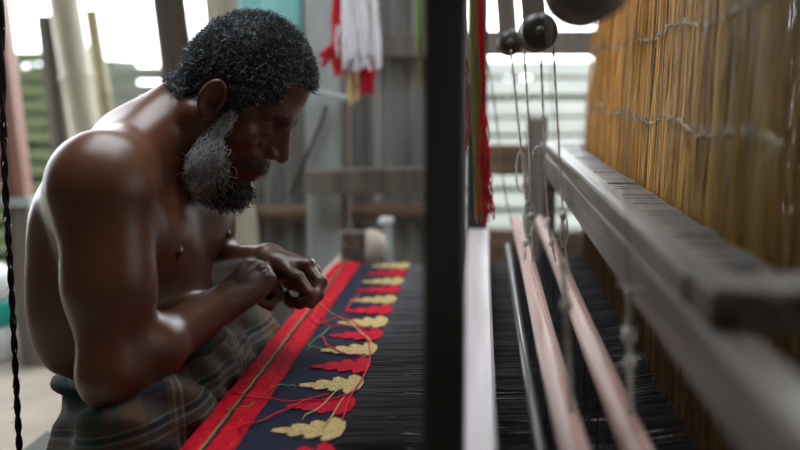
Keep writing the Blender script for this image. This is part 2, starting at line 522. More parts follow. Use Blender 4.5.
# ================================================================== the loom
CZ = 0.38                      # height of the woven cloth
loom = empty('hand_loom', (0.30, 1.8, 0), 'dark wooden hand loom frame carrying cloth, warp and beams', 'loom')
Y0, Y1 = 1.02, 2.70
for (x, y) in ((-0.315, 2.72), (-0.315, 0.98), (1.10, 2.72), (1.10, 0.98)):
    h = 0.44 if x < 0 else 0.62
    MB().box((x - .03, y - .03, 0), (x + .03, y + .03, h), 0.004).build('post', M['loom_grey'], loom)
for y in (2.72, 0.98):
    MB().box((-0.33, y - .022, 0.22), (1.13, y + .022, 0.29), 0.004).build('side_rail', M['loom_grey'], loom)
MB().tube([(-0.328, 0.92, CZ - .036), (-0.328, 2.66, CZ - .036)], .034, 20).build('cloth_beam', M['loom_grey'], loom, True)
MB().tube([(1.10, 0.92, .58), (1.10, 2.78, .58)], .05, 16).build('warp_beam', M['loom_grey'], loom, True)
# far end of the cloth beam sticks up as a rounded pale log
a = P(346, 268, 2.74); b = P(379, 238, 2.74)
d = (b - a).normalized()
pts = [a - d * .10, a, a.lerp(b, .45), a.lerp(b, .8), b, b + d * .012]
MB().tube(pts, [.030, .034, .040, .042, .032, .012], 16).build('beam_lever', M['log'], loom, True)
a = P(388, 300, 2.80); b = P(385, 222, 2.80)
st = MB().box((a.x - .011, 2.79, 0.20), (a.x + .011, 2.81, b.z), 0.002).build('lever_stop', M['pale_post'], loom)
MB().box((a.x - .022, 2.785, b.z - .004), (a.x + .014, 2.815, b.z + .012), 0.003).build('stop_cap', M['white_plastic'], loom)

# ---- woven cloth
cloth = empty('brocade_cloth', (-0.25, 1.85, CZ), 'black brocade cloth with red border and red and gold leaf motifs on the loom', 'cloth')
CY0, CY1 = 1.10, 2.60


def strip(x0, x1, z, thick, name, m, nx=6, roll=False):
    """a woven strip running along the loom's width; the left edge wraps over the cloth beam"""
    ny = 60
    V = []; F = []
    prof = []
    if roll:
        for a in (210, 195, 180, 165, 150, 135, 120, 105):
            prof.append((-0.328 + .0365 * math.cos(R(a)), CZ - .036 + .0365 * math.sin(R(a))))
        prof.append((-0.328, CZ + .0005))
        prof += [(x0 + (x1 - x0) * i / nx, z) for i in range(nx + 1) if x0 + (x1 - x0) * i / nx > -.323]
    else:
        prof = [(x0 + (x1 - x0) * i / nx, z) for i in range(nx + 1)]
    k = len(prof)
    for j in range(ny + 1):
        y = CY0 + (CY1 - CY0) * j / ny
        for (x, zz) in prof:
            V.append((x, y, zz + .0008 * math.sin(y * 37 + x * 60)))
    for j in range(ny):
        for i in range(k - 1):
            F.append((j * k + i, j * k + i + 1, (j + 1) * k + i + 1, (j + 1) * k + i))
    o = MB().add(V, F).build(name, m, cloth, True)
    so = o.modifiers.new('thickness', 'SOLIDIFY'); so.thickness = thick; so.offset = -1
    return o


strip(-0.337, -0.283, CZ, .0015, 'red_border', M['cloth_red'], 5, True)
strip(-0.2835, -0.165, CZ - .0004, .0012, 'black_field', M['cloth_black'], 10)
# the doubled cord line in the border
for dx, m in ((-.0020, 'thread_olive'), (.0016, 'cord_dark')):
    pts = [(-0.3185 + dx + .0007 * math.sin(j * 2.1), CY0 + (CY1 - CY0) * j / 60, CZ + .0012) for j in range(61)]
    MB().tube(pts, .0016, 6).build('border_cord', M[m], cloth, True)


def leaf_mesh(name, seed):
    rr = random.Random(seed)
    n = 16
    up = []; dn = []
    for i in range(n + 1):
        t = i / n
        lobe = (.56, .86, 1.12, .98)[i % 4] if t < .8 else .8
        w = .050 * (1 - t) ** .8 * lobe + .0016
        x = -.086 * t
        lean = -.012 * t
        sh = (0, -.0015, -.005, -.006)[i % 4]
        up.append((x + sh, w * rr.uniform(.94, 1.06) + lean))
        dn.append((x + sh, -w * rr.uniform(.90, 1.02) * .92 + lean))
    V = []; F = []
    for i in range(n + 1):
        V += [(up[i][0], up[i][1], .0018), (up[i][0] * .5 + dn[i][0] * .5 + .003, (up[i][1] + dn[i][1]) / 2, .0026), (dn[i][0], dn[i][1], .0018)]
    for i in range(n):
        a = 3 * i
        F += [(a + 0, a + 3, a + 4, a + 1), (a + 1, a + 4, a + 5, a + 2)]
    b0 = len(V)
    for i in range(n + 1):
        V += [(up[i][0], up[i][1], -.0002), (dn[i][0], dn[i][1], -.0002)]
    for i in range(n):
        a = 3 * i; c = b0 + 2 * i
        F += [(a + 3, a, c, c + 2), (a + 2, a + 5, c + 3, c + 1)]
    return mesh(name, V, F)


motif_me = {}
for i in range(14):
    y = 1.205 + i * 0.1035
    kind = 'motif_gold' if i % 2 == 1 else 'motif_red'
    key = (kind, i % 4)
    if key not in motif_me:
        motif_me[key] = leaf_mesh('leaf_motif', i * 3 + 1)
        motif_me[key].materials.append(M[kind])
    o = link('leaf_motif', motif_me[key], None, cloth)
    o.location = Vector((-0.166, y, CZ + .0003)) - cloth.location
    o['label'] = 'gold leaf motif' if i % 2 else 'red leaf motif'

# loose weft threads lying on the cloth
def cp(px, py, lift=.004):
    Y = (CAM_Z - CZ - lift) * FOC / (py - 84)
    p = P(px, py, Y)
    return Vector((p.x, p.y, CZ + lift))


loose = [
    ('red', [(232, 402), (262, 408), (300, 410), (338, 406), (352, 398)]),
    ('red', [(318, 328), (334, 322), (352, 324), (368, 345), (368, 372), (352, 402), (342, 430)]),
    ('red', [(322, 340), (330, 352), (352, 360), (366, 358)]),
    ('red', [(238, 440), (270, 428), (300, 412), (330, 400)]),
    ('red', [(330, 300), (318, 312), (312, 320), (322, 328), (344, 330), (378, 332)]),
    ('red', [(345, 285), (338, 296), (328, 304)]),
    ('red', [(360, 296), (352, 304), (346, 312)]),
    ('gold', [(352, 328), (366, 340), (376, 352)]),
    ('gold', [(302, 428), (326, 410), (348, 384)]),
    ('gold', [(322, 440), (336, 418), (352, 392)]),
    ('green', [(296, 394), (284, 393), (270, 396)]),
    ('green', [(322, 354), (314, 352), (306, 354)]),
    ('green', [(332, 330), (318, 342), (308, 350)]),
    ('green', [(256, 412), (244, 418), (226, 420)]),
]
for kind, pp in loose:
    pts, rr = bent_tube([cp(*q) for q in pp], [.0013] * len(pp), sub=5)
    pts = [p + Vector((0, 0, .0012 * math.sin(i * 1.3))) for i, p in enumerate(pts)]
    pts[0].z = CZ + .001; pts[-1].z = CZ + .001
    r = .0013 if kind == 'red' else .0009
    MB().tube(pts, r, 5).build('loose_weft', M['thread_' + kind], cloth, True)

# ---- warp
warp = empty('warp_threads', (0.4, 1.85, CZ), 'dark sheet of black warp threads stretched beyond the cloth', 'warp')
n = 720
ys = np.linspace(CY0 + .01, CY1 - .01, n) + RNG.normal(0, .0006, n)
xs = np.array([-0.170, -0.03, 0.16, 0.5, 1.07])
zs = np.array([CZ - .001, CZ + .004, CZ + .012, CZ + .07, 0.625])
paths = np.zeros((n, 5, 3)); paths[..., 0] = xs; paths[..., 1] = ys[:, None]; paths[..., 2] = zs
paths[1::2, 1:3, 2] -= .014
paths[:, 1:4, 2] += RNG.normal(0, .0015, (n, 3))
V, Q = many_tubes(paths, np.full((n, 5), .00108), 3)
o = link('thread_sheet', fast_mesh('thread_sheet', V, Q), M['warp'], warp); o['kind'] = 'stuff'

# ---- batten (sley)
sley = empty('batten', (-0.01, 1.8, 0.28), 'pale wooden batten hanging across the warp on dark upright arms', 'batten')
MB().box((-0.034, 0.955, 0.442), (0.018, 2.62, 0.462), 0.004).build('hand_rail', M['loom_pale'], sley)
MB().box((-0.030, 0.955, 0.395), (0.014, 2.62, 0.4415), 0.003).build('rail_side', M['loom_pale'], sley)
MB().box((-0.034, 0.955, 0.285), (0.020, 2.62, 0.345), 0.004).build('lower_rail', M['loom_grey'], sley)
nn = 460
yy = np.linspace(1.08, 2.60, nn)
paths = np.zeros((nn, 2, 3)); paths[:, :, 0] = -.008; paths[:, :, 1] = yy[:, None]; paths[:, 0, 2] = .345; paths[:, 1, 2] = .397
V, Q = many_tubes(paths, np.full((nn, 2), .0006), 3)
o = link('reed', fast_mesh('reed', V, Q), M['rod_dark'], sley); o['kind'] = 'stuff'
MB().box((-0.048, 0.925, 0.26), (-0.0125, 0.955, 1.62), 0.003).build('arm', M['loom_dark'], sley)
MB().box((-0.036, 2.62, 0.26), (0.012, 2.65, 1.62), 0.003).build('arm', M['loom_dark'], sley)
MB().box((-0.07, 0.90, 1.62), (0.03, 2.70, 1.68), 0.004).build('rocking_beam', M['loom_dark'], sley)

# ---- lease rod and heddle shafts
tag(MB().tube([(0.060, 0.80, .452), (0.058, 1.6, .448), (0.058, 2.42, .450)], [.0068, .0065, .0065], 10).build('lease_rod', M['rod_dark'], None, True),
    'thin dark rod lying over the warp right of the pale batten', 'rod')
for i, (x, lab) in enumerate(((.083, 'left of the two pinkish wooden heddle shafts'), (.137, 'right of the two pinkish wooden heddle shafts'))):
    t = empty('heddle_shaft', (x, 1.7, .485), lab, 'heddle shaft', 'heddle shafts')
    pts = [(x, .72, .485), (x - .002, 1.3, .487), (x + .001, 2.0, .485), (x, 2.60, .483), (x, 2.625, .483)]
    MB().tube(pts, [.0135, .0140, .0135, .0135, .009], 12).build('pole', M['pole_pink'], t, True)
    MB().box((x - .002, .75, .4978), (x + .002, 2.55, .5002)).build('groove_strip', M['thread_red'] if False else M['pink_wood'], t)
    # heddles: threads from the shaft down through the warp
    k = 230
    yy = np.linspace(1.10, 2.58, k)
    paths = np.zeros((k, 3, 3)); paths[..., 0] = x + RNG.normal(0, .003, (k, 1)); paths[..., 1] = yy[:, None] + RNG.normal(0, .001, (k, 3)); paths[..., 2] = (.475, .40, .30)
    V, Q = many_tubes(paths, np.full((k, 3), .0006), 3)
    o = link('heddle_threads', fast_mesh('heddle_threads', V, Q), M['warp'], t); o['kind'] = 'stuff'
    MB().tube([(x, 1.05, .295), (x, 2.60, .295)], .008, 8).build('lower_pole', M['rod_dark'], t, True)

# ---- rollers with straps
def roller(x, y, z, r, ln, m, label):
    t = empty('cord_roller', (x, y, z), label, 'roller', 'cord rollers above the heddles')
    prof = [(0, .55), (.004, .86), (.012, 1.0), (.30 * ln, 1.0), (.34 * ln, .86), (.66 * ln, .86), (.70 * ln, 1.0), (ln - .012, 1.0), (ln - .004, .86), (ln, .55)]
    MB().tube([(x, y + a, z) for a, b in prof], [r * b for a, b in prof], 24).build('drum', m, t, True)
    for a in (.18 * ln, .82 * ln):
        MB().tube([(x, y + a - .003, z), (x, y + a, z), (x, y + a + .003, z)], [r * 1.0, r * 1.04, r * 1.0], 24).build('ring', M['loom_grey'], t, True)
    MB().tube([(x, y - .018, z), (x, y + ln + .02, z)], .007, 10).build('axle', M['rod_dark'], t, True)
    for yy in (y + ln + .008,):
        MB().box((x - .020, yy - .004, z - .012), (x + .020, yy + .004, 1.56), 0.002, rot=Matrix.Rotation(R(-5 if y > 1.2 else 0), 3, 'Y'), piv=(x, yy, z)).build('hanger', M['plank_v'], t)
    return t


roller(.090, 1.80, .885, .030, .14, M['pulley'], 'black wooden cord roller in sharp view above the hanging cords')
roller(.055, 2.24, .884, .026, .14, M['pulley'], 'smaller black cord roller partly hidden behind the sharp one')
roller(.088, 0.92, .886, .034, .14, M['roller_brown'], 'blurred brown cord roller at the top edge, nearest of the three')
MB()
tb = MB().box((.03, .80, 1.56), (.15, 2.75, 1.62), 0.004).build('roller_beam', M['loom_dark'])
tag(tb, 'dark overhead beam from which the cord rollers hang', 'beam')

# ---- harness frame: rails, comb board, cross piece
fr = MB().box((.146, .42, .592), (.178, 2.62, .642), .003).build('harness_frame', M['loom_grey'], loom)
fr['label'] = 'grey wooden guide frame with a slotted board around the amber threads'
MB().box((.1465, .80, .6425), (.1755, 2.62, .666), .003).build('upper_rail', M['loom_grey'], fr)
MB().box((.148, .715, .6425), (.72, .795, .669), .003).build('cross_piece', M['loom_grey'], fr)
MB().box((.60, .42, .592), (.632, 2.62, .642), .003).build('rail', M['loom_grey'], fr)
MB().box((.148, 2.625, .60), (.72, 2.68, .660), .003).build('cross_piece', M['loom_grey'], fr)
for x in (.145, .60):
    MB().box((x, .36, 0), (x + .035, .42, .66), .003).build('leg', M['loom_grey'], fr)
    MB().box((x, 2.685, 0), (x + .035, 2.73, .66), .003).build('leg', M['loom_grey'], fr)
# toothed comb strip beside the rail: each tooth a part
tooth = None
for i in range(60):
    y = .82 + i * .030
    if tooth is None:
        tooth = mesh('comb_tooth', *(lambda b: (b.V, b.F))(MB().box((0, 0, 0), (.050, .025, .018), .002)))
        tooth.materials.append(M['loom_grey'])
    o = link('comb_tooth', tooth, None, fr)
    o.location = Vector((.1765, y, .640 + random.uniform(-.0015, .0015)))
MB().box((.178, .80, .622), (.232, 2.62, .6395), .002).build('comb_base', M['loom_grey'], fr)
MB().box((.185, .80, .6585), (.20, .84, .672), .002).build('latch', M['loom_dark'], fr)

# ---- amber harness threads
hs = empty('harness_threads', (.3, 1.75, .66), 'dense curtain of amber harness threads hanging through the frame', 'threads')
M['harness'] = attr_mat('amber_harness_thread', 0.5, 0.35, 40, 0.25, 0)
PAL = np.array([(.95, .50, .11), (.74, .35, .06), (.50, .21, .035), (.58, .36, .09), (.18, .085, .022)])
for nm, row_x in (('front_threads', (.238, .252, .275)), ('back_threads', (.262, .290, .31))):
    P_all = []; R_all = []; C_all = []; L_all = []
    for rx in row_x:
        k = 400
        yy = np.linspace(.90, 2.585, k) + RNG.normal(0, .0022, k)
        # tufts: threads lean together in loose groups
        yy += .004 * np.sin(yy * 95 + rx * 300) + .003 * np.sin(yy * 211 + rx * 90)
        pth = np.zeros((k, 7, 3))
        zz = np.array([.36, .50, .64, .75, .87, 1.1, 1.5])
        pth[..., 2] = zz
        pth[..., 0] = rx + RNG.normal(0, .004, (k, 1)) + np.array([0, 0, 0, .004, .010, .020, .04]) + RNG.normal(0, .0012, (k, 7))
        pth[..., 1] = yy[:, None] + RNG.normal(0, .0012, (k, 7)) + (yy[:, None] - 1.75) * np.array([0, 0, 0, -.01, -.025, -.05, -.1])
        for jj in (3, 4):
            pth[:, jj, 1] = np.round(pth[:, jj, 1] / .014) * .014 * .55 + pth[:, jj, 1] * .45
        keep = RNG.random(k) > .12
        pth = pth[keep]
        keepy = pth[:, 0, 1] > .96
        pth = pth[keepy]
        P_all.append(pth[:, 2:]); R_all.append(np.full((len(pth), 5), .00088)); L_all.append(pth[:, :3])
        ph = np.sin(pth[:, 0, 1] * 60 + rx * 200) * .8 + RNG.normal(0, 1.0, len(pth)) + 2.0
        cc = PAL[np.clip(np.round(ph), 0, 4).astype(int)]
        ol = np.clip((1.75 - pth[:, 0, 1]) / .6, 0, 1)[:, None] * .75          # the nearer threads blend towards a duller olive
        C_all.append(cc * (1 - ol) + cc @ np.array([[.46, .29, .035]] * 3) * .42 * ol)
    V, Q = many_tubes(np.concatenate(P_all), np.concatenate(R_all), 3)
    me_ = fast_mesh(nm, V, Q)
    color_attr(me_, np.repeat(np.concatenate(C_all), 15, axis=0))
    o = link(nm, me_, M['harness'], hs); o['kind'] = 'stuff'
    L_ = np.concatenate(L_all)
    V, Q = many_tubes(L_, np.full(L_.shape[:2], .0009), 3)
    me_ = fast_mesh('shaded_lower_threads', V, Q)
    color_attr(me_, np.repeat(np.array([.17, .075, .02]) * RNG.uniform(.4, 1.3, (len(L_), 1)), 9, axis=0))  # same threads below the comb; their shade is painted in as dark brown
    o = link('shaded_lower_threads', me_, M['harness'], hs); o['kind'] = 'stuff'
# knotted lease cords across the curtain
for (z, lab) in ((.752, 'lower'), (.872, 'upper')):
    pts = []
    n = 220
    base = [(.236 + (.004 if z < .8 else .010) + random.uniform(-.004, .004), .92 + 1.62 * i / n, z + random.uniform(-.0035, .0035) + .006 * math.sin(i * .11)) for i in range(n + 1)]
    mbc = MB().tube(base, [random.uniform(.0007, .0022) for _ in base], 5)
    mbc.build('lease_cord', M['cord_dull'], hs, True)
    paths = []
    for i in range(260):
        c = np.array(random.choice(base)); d = RNG.normal(0, 1, 3); d /= np.linalg.norm(d)
        e = RNG.normal(0, 1, 3); e /= np.linalg.norm(e)
        paths.append([c, c + d * .006, c + d * .010 + e * .005, c + d * .008 + e * .011])
    V, Q = many_tubes(np.array(paths), np.full((260, 4), .0006), 3)
    o = link('cord_fuzz', fast_mesh('cord_fuzz', V, Q), M['cord_dull'], hs); o['kind'] = 'stuff'
# white cords on the far side of the curtain
for (pa, pb, r, lab) in (((.33, .765, .671), (.33, 2.64, .735), .003, 'white cord stretched along the far side of the amber threads'),
                         ((.30, .97, .745), (1.80, 1.52, .80), .0025, 'thin white cord running right from the amber threads')):
    o = MB().tube([pa, ((pa[0] + pb[0]) / 2, (pa[1] + pb[1]) / 2, (pa[2] + pb[2]) / 2 - .006), pb], r, 6).build('white_cord', M['thread_white'], hs, True)
    o['label'] = lab

# ---- cords from the rollers to the shafts
def cord(pts, r, label, m='cord', knots=(), loop=None):
    t = empty('pull_cord', pts[-1], label, 'cord', 'cords hanging from the rollers')
    pp, rr = bent_tube(pts, [r] * len(pts), sub=5)
    # twisted pair
    for ph in (0, math.pi):
        q = []
        for i in range(len(pp) - 1):
            for k in range(4):
                p = pp[i].lerp(pp[i + 1], k / 4); a = (i * 4 + k) * .9 + ph
                q.append(p + Vector((math.cos(a), math.sin(a), 0)) * r * .55)
        MB().tube(q, r * .75, 5).build('ply', M[m], t, True)
    for (z, s) in knots:
        c = min(pp, key=lambda p: abs(p.z - z))
        MB().tube([c + Vector((0, 0, -s * 1.4)), c + Vector((0, 0, -s * .8)), c, c + Vector((0, 0, s * .8)), c + Vector((0, 0, s * 1.4))], [r, s, s * 1.15, s * .9, r], 8).build('knot', M[m], t, True)
        for k in range(3):
            a = random.uniform(0, 6.28)
            e = c + Vector((math.cos(a) * .014, math.sin(a) * .014, random.uniform(-.012, .006)))
            MB().tube([c, c.lerp(e, .5) + Vector((0, 0, .003)), e], [.0009, .0008, .0005], 4).build('loose_end', M[m], t, True)
    if loop:
        c, w, h = loop
        c = Vector(c)
        q = [c + Vector((w * math.sin(2 * math.pi * i / 16), .002 * math.sin(i), h * math.cos(2 * math.pi * i / 16))) for i in range(17)]
        MB().tube(q, r * .9, 5, caps=False).build('loop', M[m], t, True)
    return t


r0 = .0017
cord([P(511, 50, 1.86), P(518, 120, 1.86), P(526, 200, 1.88), Vector((.075, 1.88, .500))], r0, 'pale cord at the left edge of the sharp roller', knots=((.62, .004), (.545, .0045)), loop=(P(521, 172, 1.87), .008, .036))
cord([P(524, 52, 1.84), P(528, 110, 1.84), P(531, 200, 1.86), Vector((.087, 1.86, .500))], r0, 'pale knotted cord just right of the leftmost roller cord', knots=((.58, .0045),), loop=(P(529, 218, 1.86), .009, .030))
cord([P(541, 58, 1.84), P(544, 130, 1.85), P(548, 220, 1.86), Vector((.128, 1.88, .500))], r0, 'pale cord hanging from the middle of the sharp roller', knots=((.565, .004), (.53, .0045)))
cord([P(553, 42, 1.84), P(558, 130, 1.84), P(563, 215, 1.84), Vector((.143, 1.84, .500))], r0, 'pale cord at the right edge of the sharp roller', knots=((.585, .0055), (.56, .005)), loop=(P(564, 232, 1.84), .006, .026))
cord([P(480, 20, 2.3), P(494, 100, 2.3), P(503, 180, 2.3), P(512, 226, 2.3)], .0014, 'thin olive cord left of the roller cords', m='thread_olive')
for x0, x1, zt, lab, kn in ((.055, .084, .64, 'blurred near cord above the left heddle shaft', ((.60, .005),)), (.121, .137, .615, 'blurred near cord above the right heddle shaft', ((.575, .006), (.545, .005)))):
    m_ = x0 + (x1 - x0) * (.886 - zt) / (.886 - .50)
    t = cord([Vector((m_, .99, zt)), Vector((m_ * .6 + x1 * .4, .99, zt - .05)), Vector((x1, .99, .501))], .0024, lab, knots=kn + ((zt - .002, .0035),))
    MB().tube([(x0, .99, .886), (m_, .99, zt)], .0007, 5).build('thin_line', M['rod_dark'], t, True)
p = P(534, 152, 1.86)
t = empty('cord_tuft', p, 'small white tuft of knotted string between the roller cords', 'tuft')
for i in range(9):
    a = random.uniform(0, 6.28); q = p + Vector((math.cos(a) * .016, random.uniform(-.006, .006), math.sin(a) * .010))
    MB().tube([p, p.lerp(q, .6) + Vector((0, 0, .004)), q], [.0028, .002, .001], 5).build('string_end', M['cord'], t, True)

# ---- red and olive hanging threads beside the batten arm
t = empty('thread_bundle', P(482, 222, 1.95), 'bundle of red and olive threads hanging beside the dark batten arm', 'threads')
def bundle(name, m, tops, bots, Y, n, r, wob=.004, spread=.006, parent=None, mids=None):
    paths = []
    for i in range(n):
        f = random.random()
        a = P(tops[0] + (tops[1] - tops[0]) * f, tops[2], Y); b = P(bots[0] + (bots[1] - bots[0]) * min(1, max(0, f + random.uniform(-.3, .3))), bots[2] + random.uniform(-14, 6), Y)
        off = Vector((0, random.uniform(-spread, spread), 0))
        row = []
        for k in range(9):
            q = a.lerp(b, k / 8) + off + Vector((random.uniform(-wob, wob), random.uniform(-wob, wob), 0)) * (1 if 0 < k else 0)
            row.append(q[:])
        paths.append(row)
    V, Q = many_tubes(np.array(paths), np.full((n, 9), r), 4)
    o = link(name, fast_mesh(name, V, Q), M[m], parent); o['kind'] = 'stuff'
    return o


bundle('red_strands', 'thread_red', (476, 481, -60), (480, 485, 120), 1.95, 8, .0017, .001, .006, t)
bundle('red_tassel', 'thread_red', (480, 485, 110), (480, 494, 222), 1.95, 26, .0012, .005, .008, t)
bundle('olive_strands', 'thread_olive', (466, 474, -60), (476, 486, 218), 1.95, 18, .0012, .0014, .006, t)
bundle('dark_red_strands', 'thread_red', (464, 467, 60), (464, 468, 150), 1.98, 6, .0015, .003, .006, t)
bundle('white_strands', 'thread_white', (462, 465, -60), (462, 467, 90), 1.98, 5, .0012, .003, .006, t)

# ---- red, white hank of yarn hanging from the shed wall
t = empty('yarn_hank', P(352, 90, 2.75), 'hank of red and white yarn hanging in front of the tin wall', 'yarn')
bundle('white_strands', 'thread_white', (341, 371, -60), (346, 379, 66), 2.71, 150, .0036, .003, .03, t)
bundle('red_strands', 'thread_red', (336, 342, -60), (333, 347, 72), 2.73, 34, .0028, .003, .02, t)
bundle('red_tassel', 'thread_red', (364, 368, 25), (361, 374, 90), 2.72, 40, .0028, .004, .02, t)
bundle('gold_strands', 'thread_gold', (350, 354, 55), (348, 358, 100), 2.74, 26, .0026, .004, .02, t)
bundle('red_side_strand', 'thread_red', (335, 340, 44), (320, 326, 62), 2.73, 16, .0030, .003, .02, t)
bundle('white_side_strand', 'thread_white', (336, 339, 25), (333, 339, 60), 2.72, 10, .0030, .003, .02, t)
t = empty('yarn_wisp', P(421, 85, 2.5), 'thin green wisp of yarn hanging left of the dark batten arm', 'yarn')
bundle('green_strands', 'thread_green', (416, 419, -60), (417, 423, 45), 2.5, 14, .0018, .003, .01, t)
bundle('olive_strands', 'thread_olive', (418, 420, 20), (420, 423, 88), 2.5, 8, .0014, .003, .01, t)

# ---- black flecked cord at the far left
t = empty('black_cord', P(19, 470, 1.5), 'black twisted cord with pale flecks hanging at the left edge', 'cord')
tp = P(-1, -120, 1.5); a = P(4, 150, 1.5); b = P(11, 280, 1.5); c = P(17, 400, 1.5); e = P(22, 500, 1.5)
pp, rr = bent_tube([tp, a, b, c, e, Vector((e.x, e.y, .05))], [.0025] * 6, sub=16)
for ph in (0, math.pi):
    q = [p + Vector((math.cos(i * 1.1 + ph), math.sin(i * 1.1 + ph), 0)) * .0024 for i, p in enumerate(pp)]
    MB().tube(q, .0030, 6).build('ply', M['cord_dark'], t, True)
paths = []
for i in range(90):
    c0 = np.array(random.choice(pp)[:]); d = RNG.normal(0, 1, 3); d /= np.linalg.norm(d); d[2] *= .5
    paths.append([c0 + d * .003, c0 + d * .006, c0 + d * .009 + (0, 0, -.004)])
V, Q = many_tubes(np.array(paths), np.full((90, 3), .0006), 3)
o = link('pale_flecks', fast_mesh('pale_flecks', V, Q), M['cord'], t); o['kind'] = 'stuff'

# ---- low seat board
seat = empty('low_bench', (-.60, 1.70, 0), 'dark low wooden bench the man sits on', 'bench')
for i in range(3):
    MB().box((-.86 + i * .165, 1.30, .085), (-.86 + i * .165 + .16, 2.08, .118), .004).build('plank', M['loom_dark'], seat)
for y in (1.38, 1.96):
    MB().box((-.84, y, 0), (-.39, y + .05, .085), .003).build('bearer', M['loom_dark'], seat)
# ================================================================== the weaver
class Field:
    """signed distance grid; shapes are blended into it and a surface is drawn from it"""
    def __init__(s, lo, hi, h):
        s.lo = np.array(lo, float); s.h = h
        s.n = np.ceil((np.array(hi) - s.lo) / h).astype(int) + 1
        s.F = np.full(s.n, 0.2, np.float32)

    def sub(s, lo, hi):
        a = np.clip(np.floor((np.array(lo) - s.lo) / s.h).astype(int), 0, s.n)
        b = np.clip(np.ceil((np.array(hi) - s.lo) / s.h).astype(int) + 1, 0, s.n)
        sl = tuple(slice(i, j) for i, j in zip(a, b))
        g = [s.lo[k] + s.h * np.arange(a[k], b[k], dtype=np.float32) for k in range(3)]
        X = g[0][:, None, None].astype(np.float32); Y = g[1][None, :, None].astype(np.float32); Z = g[2][None, None, :].astype(np.float32)
        return sl, X, Y, Z

    def blend(s, prim, k, op='add'):
        lo, hi, fn = prim
        m = k + 2.5 * s.h
        sl, X, Y, Z = s.sub(np.array(lo) - m, np.array(hi) + m)
        if min(q.stop - q.start for q in sl) <= 0:
            return
        d = fn(X, Y, Z).astype(np.float32)
        f = s.F[sl]
        if op == 'add':
            hh = np.clip(0.5 + 0.5 * (f - d) / k, 0, 1) if k > 0 else None
            s.F[sl] = np.minimum(f, d) if k <= 0 else f * (1 - hh) + d * hh - k * hh * (1 - hh)
        else:
            hh = np.clip(0.5 - 0.5 * (f + d) / k, 0, 1)
            s.F[sl] = f * (1 - hh) - d * hh + k * hh * (1 - hh)

    def surface(s):
        F = s.F; S = F < 0
        n0, n1, n2 = F.shape
        c = np.zeros((n0 - 1, n1 - 1, n2 - 1), np.int8)
        for i in (0, 1):
            for j in (0, 1):
                for k in (0, 1):
                    c += S[i:n0 - 1 + i, j:n1 - 1 + j, k:n2 - 1 + k]
        act = (c > 0) & (c < 8)
        ids = np.full(act.shape, -1, np.int32)
        I = np.argwhere(act)
        ids[act] = np.arange(len(I), dtype=np.int32)
        acc = np.zeros((len(I), 3)); cnt = np.zeros(len(I))
        cor = [(i, j, k) for i in (0, 1) for j in (0, 1) for k in (0, 1)]
        val = {q: F[I[:, 0] + q[0], I[:, 1] + q[1], I[:, 2] + q[2]].astype(np.float64) for q in cor}
        for p in cor:
            for ax in range(3):
                if p[ax] == 0:
                    q = list(p); q[ax] = 1; q = tuple(q)
                    a, b = val[p], val[q]
                    cr = (a < 0) != (b < 0)
                    t = np.where(cr, a / np.where(cr, a - b, 1), 0)
                    pt = np.tile(np.array(p, float), (len(I), 1)); pt[:, ax] = t
                    acc[cr] += pt[cr]; cnt[cr] += 1
        V = (I + acc / cnt[:, None]) * s.h + s.lo
        quads = []
        for ax in range(3):
            sh = [slice(None)] * 3; sh2 = [slice(None)] * 3
            sh[ax] = slice(0, -1); sh2[ax] = slice(1, None)
            A = S[tuple(sh)]; B = S[tuple(sh2)]
            u, v = [(1, 2), (2, 0), (0, 1)][ax]
            for flip, msk in ((False, A & ~B), (True, ~A & B)):
                E = np.argwhere(msk)
                ok = (E[:, u] > 0) & (E[:, v] > 0) & (E[:, u] < F.shape[u] - 1) & (E[:, v] < F.shape[v] - 1)
                E = E[ok]
                def cid(du, dv):
                    q = E.copy(); q[:, u] += du; q[:, v] += dv
                    return ids[q[:, 0], q[:, 1], q[:, 2]]
                qd = np.stack([cid(-1, -1), cid(0, -1), cid(0, 0), cid(-1, 0)], 1)
                quads.append(qd[:, ::-1] if flip else qd)
        return V, np.concatenate(quads)


def ell(c, r, rot=None):
    """ellipsoid; rot columns are its own axes"""
    c = np.array(c, float); r = np.array(r, float); m = r.max()
    A = np.eye(3) if rot is None else np.array(rot, float)
    ext = np.abs(A) @ r

    def fn(X, Y, Z):
        x, y, z = X - c[0], Y - c[1], Z - c[2]
        k0 = 0; k1 = 0
        for i in range(3):
            p = x * A[0, i] + y * A[1, i] + z * A[2, i]
            k0 = k0 + (p / r[i]) ** 2; k1 = k1 + (p / r[i] ** 2) ** 2
        k0 = np.sqrt(k0); k1 = np.sqrt(k1) + 1e-6
        return k0 * (k0 - 1) / k1
    return c - ext, c + ext, fn


def cone(a, b, ra, rb, flat=None, s=1.0):
    """tapered capsule; flat = direction in which it is squeezed by s"""
    a = np.array(a, float); b = np.array(b, float); ab = b - a; L = ab @ ab
    m = max(ra, rb)
    nn = None if flat is None else np.array(flat, float) / np.linalg.norm(flat)

    def fn(X, Y, Z):
        x, y, z = X - a[0], Y - a[1], Z - a[2]
        t = np.clip((x * ab[0] + y * ab[1] + z * ab[2]) / L, 0, 1)
        x = x - t * ab[0]; y = y - t * ab[1]; z = z - t * ab[2]
        d2 = x * x + y * y + z * z
        if nn is not None:
            w = x * nn[0] + y * nn[1] + z * nn[2]
            d2 = d2 + w * w * (1 / s ** 2 - 1)
        return (np.sqrt(d2) - (ra + (rb - ra) * t)) * (s if nn is not None else 1) ** .5
    return np.minimum(a - m, b - m), np.maximum(a + m, b + m), fn


